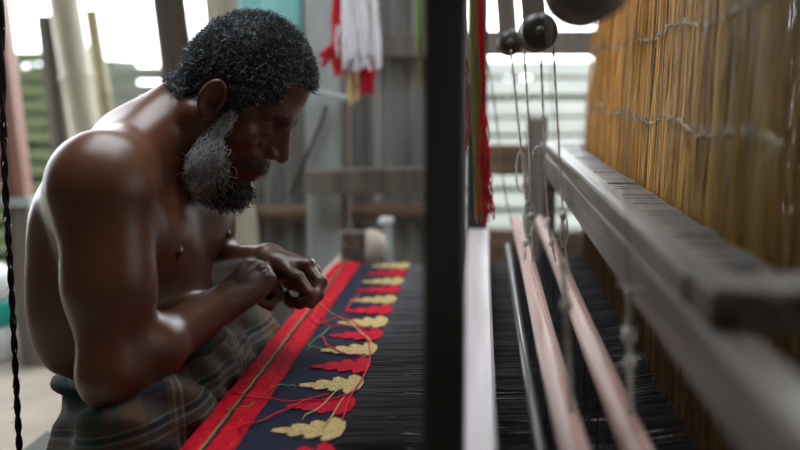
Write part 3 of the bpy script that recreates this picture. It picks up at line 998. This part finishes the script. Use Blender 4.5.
def sdf_many(prims, k):
    """several shapes as one, blended with k"""
    lo = np.min([p[0] for p in prims], axis=0); hi = np.max([p[1] for p in prims], axis=0)

    def fn(X, Y, Z):
        f = prims[0][2](X, Y, Z)
        for p in prims[1:]:
            d = p[2](X, Y, Z)
            h = np.clip(0.5 + 0.5 * (f - d) / k, 0, 1)
            f = f * (1 - h) + d * h - k * h * (1 - h)
        return f
    return lo, hi, fn


def unit(v):
    v = np.array(v, float)
    return v / np.linalg.norm(v)


# ---- torso frame
TA = R(8)
FD = np.array([math.cos(TA), -math.sin(TA), 0]); LD = np.array([math.sin(TA), math.cos(TA), 0])
TB = np.array([-0.508, 1.60, 0.0])
TR = np.stack([FD, LD, np.array([0, 0, 1.0])], 1)


def B(f, l, z):
    return TB + FD * f + LD * l + np.array([0, 0, z])


def tilt(deg, base=TR):
    """lean a frame forward about its left axis"""
    a = R(deg)
    f, l, u = base[:, 0], base[:, 1], base[:, 2]
    return np.stack([f * math.cos(a) - u * math.sin(a), l, u * math.cos(a) + f * math.sin(a)], 1)


# ---- head frame: origin between the ears
HO = np.array(P(222, 94, 1.60)[:])
HA = R(33); HY = R(4)
_f = np.array([math.cos(HY), -math.sin(HY), 0]); _l = np.array([math.sin(HY), math.cos(HY), 0]); _u = np.array([0, 0, 1.0])
HR = tilt(42, np.stack([_f, _l, _u], 1))


def H(f, l, u):
    return HO + HR @ np.array([f, l, u])


def to_head(V):
    return (V - HO) @ HR


body = Field((-0.70, 1.22, 0.0), (0.02, 2.12, 0.96), 0.003)
A = lambda p, k: body.blend(p, k)
# trunk
A(ell(B(-.008, 0, .535), (.106, .150, .19), tilt(6)), .02)
A(ell(B(-.020, 0, .640), (.078, .145, .080), tilt(22)), .04)
A(ell(B(.012, 0, .41), (.088, .135, .15)), .05)
A(ell(B(.0, 0, .25), (.115, .165, .125)), .05)
A(ell(B(.060, -.080, .588), (.049, .078, .062), tilt(10)), .022)
A(ell(B(.060, .080, .588), (.049, .078, .062), tilt(10)), .022)
A(ell(B(-.05, -.125, .53), (.055, .045, .13), tilt(8)), .05)
A(ell(B(-.05, .125, .53), (.055, .045, .13), tilt(8)), .05)
A(ell(B(-.072, -.075, .60), (.030, .06, .06), tilt(15)), .03)
A(ell(B(-.072, .075, .60), (.030, .06, .06), tilt(15)), .03)
# neck and trapezius
C7 = np.array(P(138, 158, 1.60)[:])
A(cone(H(-.005, 0, -.045), C7, .055, .068), .03)
RS = np.array(P(104, 187, 1.425)[:]); RE = np.array(P(113, 372, 1.375)[:]); RW = np.array(P(224, 303, 1.57)[:])
LS = np.array([-.458, 1.785, .665]); LE = np.array([-.500, 1.905, .468]); LW = np.array(P(269, 261, 1.70)[:])
for S_, sg in ((RS, -1), (LS, 1)):
    A(cone(H(-.028, sg * .018, -.065), S_ + np.array([.0, -sg * .04, .018]), .036, .032), .04)
    A(cone(B(.062, sg * .02, .655), S_ + np.array([.02, -sg * .02, .025]), .010, .012), .03)
    A(cone(H(.0, sg * .045, -.04), B(.066, sg * .018, .662), .014, .010), .025)
# arms
def arm(S_, E, W, sg):
    A(ell(S_ + np.array([.004, sg * .004, -.004]), (.066, .054, .066)), .045)
    mid = S_ * .45 + E * .55
    d = unit(E - S_)
    A(cone(S_ + d * .02, mid, .058, .053), .03)
    A(cone(mid, E, .053, .041), .02)
    A(ell(S_ * .5 + E * .5 + FD * .016, (.040, .038, .085)), .03)       # biceps
    A(ell(S_ * .55 + E * .45 - FD * .018, (.038, .036, .085)), .03)     # triceps
    A(ell(E + d * .012 - FD * .006, (.034, .032, .034)), .02)           # point of the elbow
    q1 = E * .72 + W * .28
    A(cone(E, q1, .040, .043), .025)
    A(cone(q1, W, .043, .0255), .02)
    A(ell(q1 + np.array([0, sg * .008, .006]), (.046, .042, .038)), .03)


arm(RS, RE, RW, -1)
arm(LS, LE, LW, 1)
# shoulder blades and rear deltoids join the arms to the back
for S_, sg in ((RS, -1), (LS, 1)):
    A(cone(S_ + np.array([-.022, -sg * .010, .004]), B(-.048, sg * .085, .612), .046, .046), .05)
    A(cone(S_ + np.array([-.020, -sg * .014, -.050]), B(-.052, sg * .100, .545), .036, .040), .04)
    A(cone(S_ + np.array([.0, -sg * .020, .012]), C7 + np.array([.01, sg * .02, .01]), .044, .052), .05)
# armpit and chest folds
A(cone(RS + np.array([.02, .03, -.05]), B(.05, -.09, .60), .034, .03), .04)
A(cone(LS + np.array([.02, -.03, -.05]), B(.05, .09, .60), .034, .03), .04)
A(ell(B(.107, -.092, .570), (.0055, .0055, .0055)), .004)
A(ell(B(.107, .092, .570), (.0055, .0055, .0055)), .004)
# legs
RK = np.array([-.435, 1.40, .345]); LK = np.array([-.452, 1.90, .355])
for K_, hip, an, toe in ((RK, B(.02, -.085, .21), np.array([-.20, 1.56, .075]), np.array([-.06, 1.50, .022])), (LK, B(.02, .085, .21), np.array([-.22, 1.86, .075]), np.array([-.08, 1.93, .022]))):
    A(cone(hip, K_, .085, .058), .04)
    A(cone(K_, an, .055, .034), .03)
    A(ell(K_ * .65 + an * .35 + np.array([-.015, 0, -.01]), (.05, .048, .06)), .03)
    heel = an + np.array([-.02, 0, -.048])
    A(cone(heel, an * .4 + toe * .6 + np.array([0, 0, -.004]), .026, .024), .02)
    A(cone(an, toe * .7 + an * .3 + np.array([0, 0, .006]), .032, .022), .02)
    d = unit((toe - an) * np.array([1, 1, 0])); sd = np.array([-d[1], d[0], 0])
    A(cone(toe + sd * .03 - d * .03, toe - sd * .03 - d * .03, .020, .020), .02)
    for i, (o_, ln, rr) in enumerate(((.030, .050, .0125), (.012, .046, .010), (-.004, .040, .0095), (-.019, .034, .009), (-.033, .026, .0085))):
        b0 = toe + sd * o_ - d * .03
        A(cone(b0, b0 + d * ln + np.array([0, 0, -.008]), rr, rr * .9), .004)


# ---- hands
def rot_about(v, axis, ang):
    return v * math.cos(ang) + np.cross(axis, v) * math.sin(ang) + axis * (axis @ v) * (1 - math.cos(ang))


TIPS = []
NAILS = []


def hand(W, a, n, right, flex, thumb, spread=(.0, .0, .0, .0), sc=1.0):
    """a: towards the knuckles, n: back of the hand; flex: per finger three bends in degrees"""
    a = unit(a); n = unit(n - a * (n @ a))
    s = np.cross(n, a) if right else np.cross(a, n)      # towards the thumb
    G = lambda x, y, z: W + (a * x + s * y + n * z) * sc
    prims = []
    mcp = [G(.088, .028, .002), G(.092, .007, .005), G(.086, -.014, .003), G(.076, -.033, -.002)]
    palm = [cone(G(.0, .010, 0), mcp[0], .018, .0135), cone(G(.0, .004, 0), mcp[1], .019, .0135), cone(G(.0, -.004, 0), mcp[2], .018, .0130), cone(G(.0, -.012, -.002), mcp[3], .017, .0120),
            ell(G(.045, 0, -.006), (.048, .036, .017), np.stack([a, s, n], 1))]
    body.blend(sdf_many(palm, .012), .014)
    for q in mcp:                                          # knuckle bumps
        body.blend(ell(q + n * .005, (.0105, .0105, .0105)), .006)
    for i in range(4):                                     # tendons on the back
        body.blend(cone(G(.015, .006 - .006 * i, .014), mcp[i] + n * .010, .0030, .0036), .006)
    lens = [(.043, .026, .021), (.047, .030, .022), (.043, .028, .022), (.034, .021, .019)]
    rad = [(.0105, .0092, .0082), (.0108, .0094, .0084), (.0102, .0090, .0080), (.0092, .0080, .0072)]
    tips = []
    for i in range(4):
        p = mcp[i]; d = rot_about(a, n, R(spread[i]) * (1 if right else -1)); ax = np.cross(n, d) if False else s
        ax = unit(np.cross(d, -n))                         # bending axis: turns a towards the palm
        ch = []
        for j in range(3):
            d = rot_about(d, ax, R(flex[i][j]))
            q = p + d * lens[i][j] * sc
            r0_ = rad[i][j]; r1_ = rad[i][min(j + 1, 2)] * (1 if j < 2 else .86)
            ch.append(cone(p, q, r0_, r1_))
            if j < 2:
                ch.append(ell(q - rot_about(d, ax, R(90)) * .0015, (r1_ * 1.12,) * 3))
            p = q
        body.blend(sdf_many(ch, .003), .0028)
        tips.append((p, d, rot_about(d, ax, R(-90)), rad[i][2]))
        TIPS.append(p)
    if thumb[3] is None:                                   # the thumb closes on the forefinger
        t0, t1 = G(*thumb[0]), G(*thumb[1])
        t3 = tips[0][0] + s * .012 - a * .004 + n * .010
        t2 = (t1 + t3) / 2 + s * .007 + n * .002
        tb = [t0, t1, t2, t3]
    else:
        tb = [G(*q) for q in thumb]
    body.blend(sdf_many([cone(tb[0], tb[1], .019, .0145), ell((tb[0] * .55 + tb[1] * .45), (.019, .019, .019))], .01), .012)
    body.blend(sdf_many([cone(tb[1], tb[2], .0122, .0105), cone(tb[2], tb[3], .0108, .0086), ell(tb[2], (.0116,) * 3)], .003), .0035)
    TIPS.append(tb[3])
    return G, tips, tb, (a, s, n)


# near (right) hand: a closed fist, its back turned up and to the viewer
hr = hand(RW, np.array([.50, .68, .40]), np.array([-.25, -.45, .80]), True,
          ((66, 92, 55), (72, 95, 58), (76, 95, 58), (80, 92, 55)),
          ((.018, .026, -.010), (.050, .040, -.022), (.078, .030, -.040), (.088, .008, -.052)), sc=.90)
# far (left) hand: thumb and forefinger pinch the thread, the other fingers curl under
LH = hand(LW, np.array([.74, -.32, -.22]), np.array([.45, .55, .60]), False,
          ((24, 44, 20), (50, 74, 40), (64, 84, 48), (74, 88, 50)),
          ((.018, .024, -.014), (.060, .034, -.022), None, None), sc=.88)
PINCH = (LH[1][0][0] + LH[2][3]) / 2

# ---- head
for p, k in (
    (ell(H(.014, 0, .050), (.082, .071, .084), HR), .02),
    (ell(H(.052, 0, .058), (.046, .060, .052), HR), .02),
    (ell(H(-.022, 0, .030), (.046, .062, .056), HR), .02),
    (ell(H(.052, 0, -.022), (.050, .057, .068), HR), .025),
    (ell(H(.068, -.044, -.010), (.025, .021, .019), HR), .016),
    (ell(H(.068, .044, -.010), (.025, .021, .019), HR), .016),
    (ell(H(.085, 0, -.047), (.034, .035, .033), HR), .018),
    (ell(H(.033, 0, -.052), (.055, .050, .050), HR), .025),
    (cone(H(.004, -.056, -.034), H(.075, -.020, -.088), .018, .016), .02),
    (cone(H(.004, .056, -.034), H(.075, .020, -.088), .018, .016), .02),
    (ell(H(.091, 0, -.084), (.019, .025, .018), HR), .018),
    (cone(H(.0925, -.010, .038), H(.078, -.050, .040), .0110, .0095), .012),
    (cone(H(.0925, .010, .038), H(.078, .050, .040), .0110, .0095), .012),
):
    A(p, k)
FS = np.array([.0085, 0, .0085])


def HF(f, l, u):
    return H(f + .0085, l, u + .0085)


for sg in (-1, 1):
    body.blend(ell(HF(.092, sg * .031, .007), (.017, .017, .0125), HR), .010, 'sub')
    A(ell(HF(.0735, sg * .032, .005), (.0135, .0150, .0120), HR), .004)             # lowered lid over the eyeball
    A(cone(HF(.0868, sg * .021, .0005), HF(.0815, sg * .045, .001), .0017, .0015), .003)
    body.blend(cone(HF(.0885, sg * .020, -.0035), HF(.083, sg * .045, -.002), .0009, .0008), .003, 'sub')
# nose
A(cone(HF(.087, 0, .026), HF(.1105, 0, -.008), .0075, .0100), .010)
A(ell(HF(.1155, 0, -.0165), (.0120, .0115, .0110), HR), .007)
for sg in (-1, 1):
    A(ell(HF(.1035, sg * .0125, -.0215), (.0125, .0075, .0085), HR), .005)
    body.blend(ell(HF(.111, sg * .0075, -.0300), (.0060, .0035, .0050), HR), .003, 'sub')
    body.blend(cone(HF(.100, sg * .026, -.024), HF(.090, sg * .036, -.050), .0018, .0018), .008, 'sub')
A(ell(HF(.090, 0, -.012), (.018, .017, .022), HR), .008)
# lips
A(ell(HF(.088, 0, -.050), (.022, .026, .022), HR), .010)
A(cone(HF(.1085, -.017, -.0545), HF(.1085, .017, -.0545), .0056, .0056), .008)
A(cone(HF(.1050, -.015, -.0670), HF(.1050, .015, -.0670), .0066, .0066), .008)
body.blend(cone(HF(.1145, -.022, -.0607), HF(.1145, .022, -.0607), .0022, .0022), .003, 'sub')
# ears
for sg in (-1, 1):
    er = np.stack([HR @ unit((.96, sg * -.25, .18)), HR @ unit((.22 * 1, sg * .96, -.05)), HR @ unit((-.18, .0, .98))], 1)
    u_, _, vt_ = np.linalg.svd(er); er = u_ @ vt_
    c = H(.010, sg * .0765, .004)
    A(ell(c, (.0165, .0065, .0265), er), .005)
    rim = [c + er @ np.array([.0148 * math.cos(t), .005, .0250 * math.sin(t)]) for t in np.linspace(R(-30), R(250), 14)]
    body.blend(sdf_many([cone(rim[i], rim[i + 1], .0042, .0042) for i in range(13)], .001), .002)
    body.blend(ell(c + er @ np.array([.002, .0095, .002]), (.0112, .0095, .0190), er), .002, 'sub')
    body.blend(ell(c + er @ np.array([.005, .003, -.006]), (.0055, .006, .0075), er), .002, 'sub')
    A(ell(c + er @ np.array([.004, .002, -.026]), (.0080, .005, .0085), er), .004)
    A(ell(c + er @ np.array([.0145, .003, -.004]), (.0045, .004, .006), er), .003)
    A(cone(c + er @ np.array([-.004, .002, .013]), c + er @ np.array([-.0065, .002, -.012]), .0034, .0030), .002)

V, Q = body.surface()
# ---- tints of the skin itself
hp = to_head(V)
base = np.array([.112, .043, .021])
C = np.tile(base, (len(V), 1))
def spot(c, r, col, w=1.0):
    d = np.linalg.norm(V - np.array(c), axis=1)
    f = np.clip(1 - (d / r), 0, 1)[:, None] ** .7 * w
    C[:] = C * (1 - f) + np.array(col) * f


for sg in (-1, 1):
    spot(B(.104, sg * .092, .570), .014, (.035, .016, .012))
for tpt in TIPS:
    spot(tpt, .018, (.22, .105, .068), .8)
lip = (np.abs(hp[:, 2] + .055) < .0125) & (np.abs(hp[:, 1]) < .022) & (hp[:, 0] > .092) & (hp[:, 0] < .14)
C[lip] = (.080, .030, .026)
lid = (np.abs(hp[:, 2] - .0062) < .0024) & (hp[:, 0] > .088) & (hp[:, 0] < .11) & (np.abs(hp[:, 1]) > .019) & (np.abs(hp[:, 1]) < .048)
C[lid] = (.012, .007, .006)
# stubble of the moustache and chin
stub = (hp[:, 0] > .078) & (hp[:, 0] < .14) & (np.abs(hp[:, 1]) < .034) & (hp[:, 2] < -.028) & (hp[:, 2] > -.047)
C[stub] = C[stub] * .35
facem = (np.linalg.norm(hp, axis=1) < .15) & (hp[:, 2] < .09)
C[facem] *= np.array([.92, .80, .78])

man = empty('person', (-.50, 1.62, .118), 'bare-chested grey-bearded man in a plaid sarong, bent over the cloth holding a thread', 'person')
M['skin'] = attr_mat('dark_brown_skin', 0.34, 0.48, 45, 0.16, 0.10)
M['hair'] = attr_mat('grey_black_hair', 0.45, 0.5, 80, 0.1, 0)
me = fast_mesh('body', V, Q)
color_attr(me, C)
ob_body = link('body', me, M['skin'], man)
sm = ob_body.modifiers.new('soften', 'SMOOTH'); sm.factor = .5; sm.iterations = 2

# ---- hair and beard
NV = np.zeros(len(V) * 3, np.float32)
me.vertices.foreach_get('normal', NV) if hasattr(me.vertices[0], 'normal') else None
NV = NV.reshape(-1, 3)


def in_poly(pt, poly):
    x, y = pt[:, 0], pt[:, 1]
    r = np.zeros(len(pt), bool)
    for (x0, y0), (x1, y1) in zip(poly, poly[1:] + poly[:1]):
        c_ = ((y0 > y) != (y1 > y)) & (x < (x1 - x0) * (y - y0) / (y1 - y0 + 1e-12) + x0)
        r ^= c_
    return r


HAIRLINE = [(.14, .094), (.098, .088), (.082, .094), (.070, .086), (.078, .066), (.076, .050), (.058, .032), (.046, .012), (.044, -.010), (.029, -.010), (.029, .024), (.014, .036), (-.008, .032), (-.016, .008), (-.020, -.016), (-.030, -.034), (-.055, -.040), (-.14, -.040), (-.14, .17), (.14, .17)]
BEARD = [(.052, .008), (.054, -.010), (.050, -.024), (.058, -.042), (.074, -.056), (.090, -.070), (.100, -.078), (.135, -.080), (.130, -.13), (.066, -.125), (.037, -.090), (.033, -.055), (.038, -.024), (.040, .008)]
MOUST = [(.090, -.030), (.125, -.027), (.125, -.044), (.103, -.046), (.090, -.064), (.078, -.062), (.082, -.042)]
near_head = np.linalg.norm(hp - np.array([.0, 0, .02]), axis=1) < .19
hp_n = (NV @ HR)


def curls(mask, count, ln, rad, curl, fall, colfn, seg=6, out=1.0, lift=0.0, lnvar=.35):
    idx = np.flatnonzero(mask)
    idx = RNG.choice(idx, count, replace=True)
    p0 = V[idx] + RNG.normal(0, .0012, (count, 3))
    nrm = NV[idx]
    f = np.array(fall)
    d = nrm * out + (HR @ f) + RNG.normal(0, .35, (count, 3))
    d /= np.linalg.norm(d, axis=1, keepdims=True)
    L = ln * (1 + RNG.uniform(-lnvar, lnvar, count))
    e1 = np.cross(d, RNG.normal(0, 1, (count, 3))); e1 /= np.linalg.norm(e1, axis=1, keepdims=True)
    e2 = np.cross(d, e1)
    ph = RNG.uniform(0, 6.28, count)
    w = RNG.uniform(.6, 1.3, count) * curl
    pts = np.zeros((count, seg, 3)); rr = np.zeros((count, seg))
    g = HR @ f
    for j in range(seg):
        t = j / (seg - 1)
        a = ph + t * 5.5
        pts[:, j] = p0 + d * (L * t)[:, None] + g * (L * t * t * .5)[:, None] + (e1 * np.cos(a)[:, None] + e2 * np.sin(a)[:, None]) * (w * t)[:, None]
        rr[:, j] = rad * (1 - .6 * t)
    Vh, Qh = many_tubes(pts, rr, 3)
    c_ = colfn(hp[idx])
    Ch = np.repeat(c_, seg * 3, axis=0)
    return Vh, Qh, Ch


def hair_col(h):
    k = len(h)
    g = RNG.random(k)
    pg = .11 + .22 * np.clip((h[:, 0] - .02) / .08, 0, 1) + .15 * np.clip((.03 - h[:, 2]) / .06, 0, 1)
    c_ = np.tile(np.array([.010, .012, .016]), (k, 1))
    c_[g < pg] = np.array([.36, .42, .48])
    mid = (g >= pg) & (g < pg + .12)
    c_[mid] = np.array([.07, .08, .09])
    return c_ * RNG.uniform(.7, 1.2, (k, 1))


def beard_col(h):
    k = len(h)
    g = RNG.random(k)
    pg = .86 - .78 * np.clip((h[:, 0] - .062) / .03, 0, 1)
    c_ = np.tile(np.array([.016, .014, .015]), (k, 1))
    c_[g < pg] = np.array([.88, .92, .96])
    return c_ * RNG.uniform(.6, 1.2, (k, 1))


def hair_obj(name, parts, label, base_mesh=None):
    Vs = []; Qs = []; Cs = []; o_ = 0
    for v, q, c_ in parts:
        Vs.append(v); Qs.append(q + o_); Cs.append(c_); o_ += len(v)
    me_ = fast_mesh(name, np.concatenate(Vs), np.concatenate(Qs))
    color_attr(me_, np.concatenate(Cs))
    o = link(name, me_, M['hair'], man)
    o['label'] = label
    return o


hh = near_head & in_poly(np.stack([hp[:, 0] + RNG.normal(0, .0015, len(V)), hp[:, 2] + RNG.normal(0, .0015, len(V))], 1), HAIRLINE) & (hp[:, 0] > -.125)
ear_z = (np.abs(hp[:, 1]) > .079)
hh &= ~ear_z
# scalp shell: the head surface of the hairy region, pushed out
def shell(mask, off, col):
    sel = np.flatnonzero(mask[Q].all(axis=1))
    q = Q[sel]; u, inv = np.unique(q, return_inverse=True)
    v = V[u] + NV[u] * off + RNG.normal(0, .0008, (len(u), 3))
    return v, inv.reshape(-1, 4), np.tile(np.array(col), (len(u), 1))


hair_obj('hair', [shell(hh, .004, (.008, .009, .012)), curls(hh, 13000, .011, .00062, .0032, (.10, 0, -.05), hair_col, 6, 1.0)], 'short curly black hair flecked with silver')
bb = near_head & in_poly(np.stack([hp[:, 0], hp[:, 2]], 1), BEARD) & ~ear_z & (np.abs(hp[:, 1]) < .085)
mm = near_head & in_poly(np.stack([hp[:, 0], hp[:, 2]], 1), MOUST)
side = bb & (hp[:, 2] > -.03)
low = bb & (hp[:, 2] <= -.03)
hair_obj('beard', [shell(bb, .003, (.05, .05, .05)),
                   curls(side, 1100, .011, .00060, .003, (.1, 0, -.5), beard_col, 6, .8),
                   curls(low, 5500, .022, .00066, .0075, (.30, 0, -.40), beard_col, 9, .8),
                   curls(mm, 420, .005, .00036, .0012, (.0, 0, -.8), lambda h: np.tile(np.array([.012, .011, .011]), (len(h), 1)), 5, .5)], 'curly silver beard with a dark chin')
bw = near_head & (hp[:, 0] > .076) & (np.abs(hp[:, 2] - .040) < .0055) & (np.abs(hp[:, 1]) > .012) & (np.abs(hp[:, 1]) < .052)
hair_obj('eyebrows', [curls(bw, 260, .006, .00036, .001, (-.2, 0, -.3), lambda h: np.tile(np.array([.010, .009, .009]), (len(h), 1)), 4, .5)], 'dark eyebrows')

# ---- sarong
sg_ = Field((-0.74, 1.18, 0.04), (-0.16, 2.14, 0.48), 0.005)
S = lambda p, k: sg_.blend(p, k)
S(ell(B(.0, 0, .25), (.128, .178, .150)), .02)
S(ell(B(.0, 0, .37), (.112, .148, .075)), .04)
for K_, hip, an in ((RK, B(.02, -.085, .21), np.array([-.22, 1.53, .12])), (LK, B(.02, .085, .21), np.array([-.24, 1.88, .12]))):
    S(cone(hip, K_, .102, .076), .05)
    S(cone(K_, K_ * .35 + an * .65, .074, .070), .05)
S(ell(np.array([-.452, 1.65, .305]), (.098, .27, .115)), .06)
# cut at the waist and let folds ripple over the cloth
g = [sg_.lo[k] + sg_.h * np.arange(sg_.n[k]) for k in range(3)]
X = g[0][:, None, None]; Yg = g[1][None, :, None]; Z = g[2][None, None, :]
rip = .0038 * np.sin(58 * (Z * .9 + (X + .5) * .5) + 6 * np.sin(Yg * 9)) + .0030 * np.sin(95 * (Yg - 1.6) * (1.2 - Z) + 40 * X) + .0018 * np.sin(150 * Z + 55 * Yg)
sg_.F += rip.astype(np.float32)
waist = (Z - (.386 + .38 * np.maximum(X + .50, -.03))).astype(np.float32)
sg_.F = np.maximum(sg_.F, waist)
sg_.F = np.maximum(sg_.F, (np.where(X < -.366, .121, .075) - Z).astype(np.float32))
Vs, Qs = sg_.surface()


def plaid():
    m = bpy.data.materials.new('plaid_sarong')
    m.use_nodes = True
    nt = m.node_tree; N = nt.nodes; L = nt.links
    b = N['Principled BSDF']; b.inputs['Roughness'].default_value = .85; b.inputs['Specular IOR Level'].default_value = .15
    tc = N.new('ShaderNodeTexCoord'); sx = N.new('ShaderNodeSeparateXYZ'); L.new(tc.outputs['Object'], sx.inputs[0])

    def band(src, mul, stops):
        w = N.new('ShaderNodeMath'); w.operation = 'MULTIPLY'; w.inputs[1].default_value = mul; L.new(src, w.inputs[0])
        f = N.new('ShaderNodeMath'); f.operation = 'FRACT'; L.new(w.outputs[0], f.inputs[0])
        r_ = N.new('ShaderNodeValToRGB'); r_.color_ramp.interpolation = 'CONSTANT'
        els = r_.color_ramp.elements
        els[0].position = stops[0][0]; els[0].color = (*stops[0][1], 1)
        els[1].position = stops[1][0]; els[1].color = (*stops[1][1], 1)
        for p_, c_ in stops[2:]:
            e = els.new(p_); e.color = (*c_, 1)
        L.new(f.outputs[0], r_.inputs[0])
        return r_.outputs[0]
    ad = N.new('ShaderNodeMath'); ad.operation = 'ADD'; L.new(sx.outputs['X'], ad.inputs[0])
    mu = N.new('ShaderNodeMath'); mu.operation = 'MULTIPLY'; mu.inputs[1].default_value = .55; L.new(sx.outputs['Y'], mu.inputs[0]); L.new(mu.outputs[0], ad.inputs[1])
    br = (.085, .050, .030); tl = (.010, .055, .050); bk = (.018, .018, .022); wh = (.17, .15, .13); nv = (.015, .022, .04)
    b1 = band(ad.outputs[0], 5.2, [(0, bk), (.20, tl), (.34, br), (.38, tl), (.44, br), (.62, nv), (.80, br), (.84, wh), (.86, br), (.90, wh), (.92, bk)])
    ad2 = N.new('ShaderNodeMath'); ad2.operation = 'ADD'; L.new(sx.outputs['Z'], ad2.inputs[0])
    mu2 = N.new('ShaderNodeMath'); mu2.operation = 'MULTIPLY'; mu2.inputs[1].default_value = -.35; L.new(sx.outputs['X'], mu2.inputs[0]); L.new(mu2.outputs[0], ad2.inputs[1])
    b2 = band(ad2.outputs[0], 7.5, [(0, br), (.16, bk), (.38, tl), (.52, bk), (.66, br), (.74, wh), (.77, br), (.83, wh), (.86, bk), (.92, wh), (.94, br)])
    mx = N.new('ShaderNodeMix'); mx.data_type = 'RGBA'; mx.inputs['Factor'].default_value = .5
    L.new(b1, mx.inputs['A']); L.new(b2, mx.inputs['B']); L.new(mx.outputs['Result'], b.inputs['Base Color'])
    nz = N.new('ShaderNodeTexNoise'); nz.inputs['Scale'].default_value = 700; L.new(tc.outputs['Object'], nz.inputs['Vector'])
    bp = N.new('ShaderNodeBump'); bp.inputs['Strength'].default_value = .3; bp.inputs['Distance'].default_value = .002
    L.new(nz.outputs['Fac'], bp.inputs['Height']); L.new(bp.outputs[0], b.inputs['Normal'])
    return m


M['plaid'] = plaid()
me = fast_mesh('sarong', Vs, Qs)
o = link('sarong', me, M['plaid'], man)
o['label'] = 'dark teal and brown plaid sarong'
sm = o.modifiers.new('soften', 'SMOOTH'); sm.factor = .5; sm.iterations = 3
# rolled waist edge
ring = []
for i in range(49):
    a = 2 * math.pi * i / 48
    x, y = TB[0] + FD[0] * .112 * math.cos(a) + LD[0] * .142 * math.sin(a), TB[1] + FD[1] * .112 * math.cos(a) + LD[1] * .142 * math.sin(a)
    ring.append((x, y, .381 + .38 * max(x + .50, -.03) + .003 * math.sin(5 * a)))
wb = MB().tube(ring, [.010 + .002 * math.sin(7 * i) for i in range(49)], 10, caps=False).build('waist_roll', M['plaid'], man, True)

# ---- the thread held in the fingers
tgt = cp(352, 328, .002)
pp = [Vector(PINCH) + Vector((-.012, 0, .004)), Vector(PINCH), Vector(PINCH).lerp(tgt, .5) + Vector((0, 0, -.002)), tgt]
tag(MB().tube(pp, .0011, 6).build('held_thread', M['thread_gold'], None, True), 'fine golden thread pulled from the cloth by the man\'s fingers', 'thread')
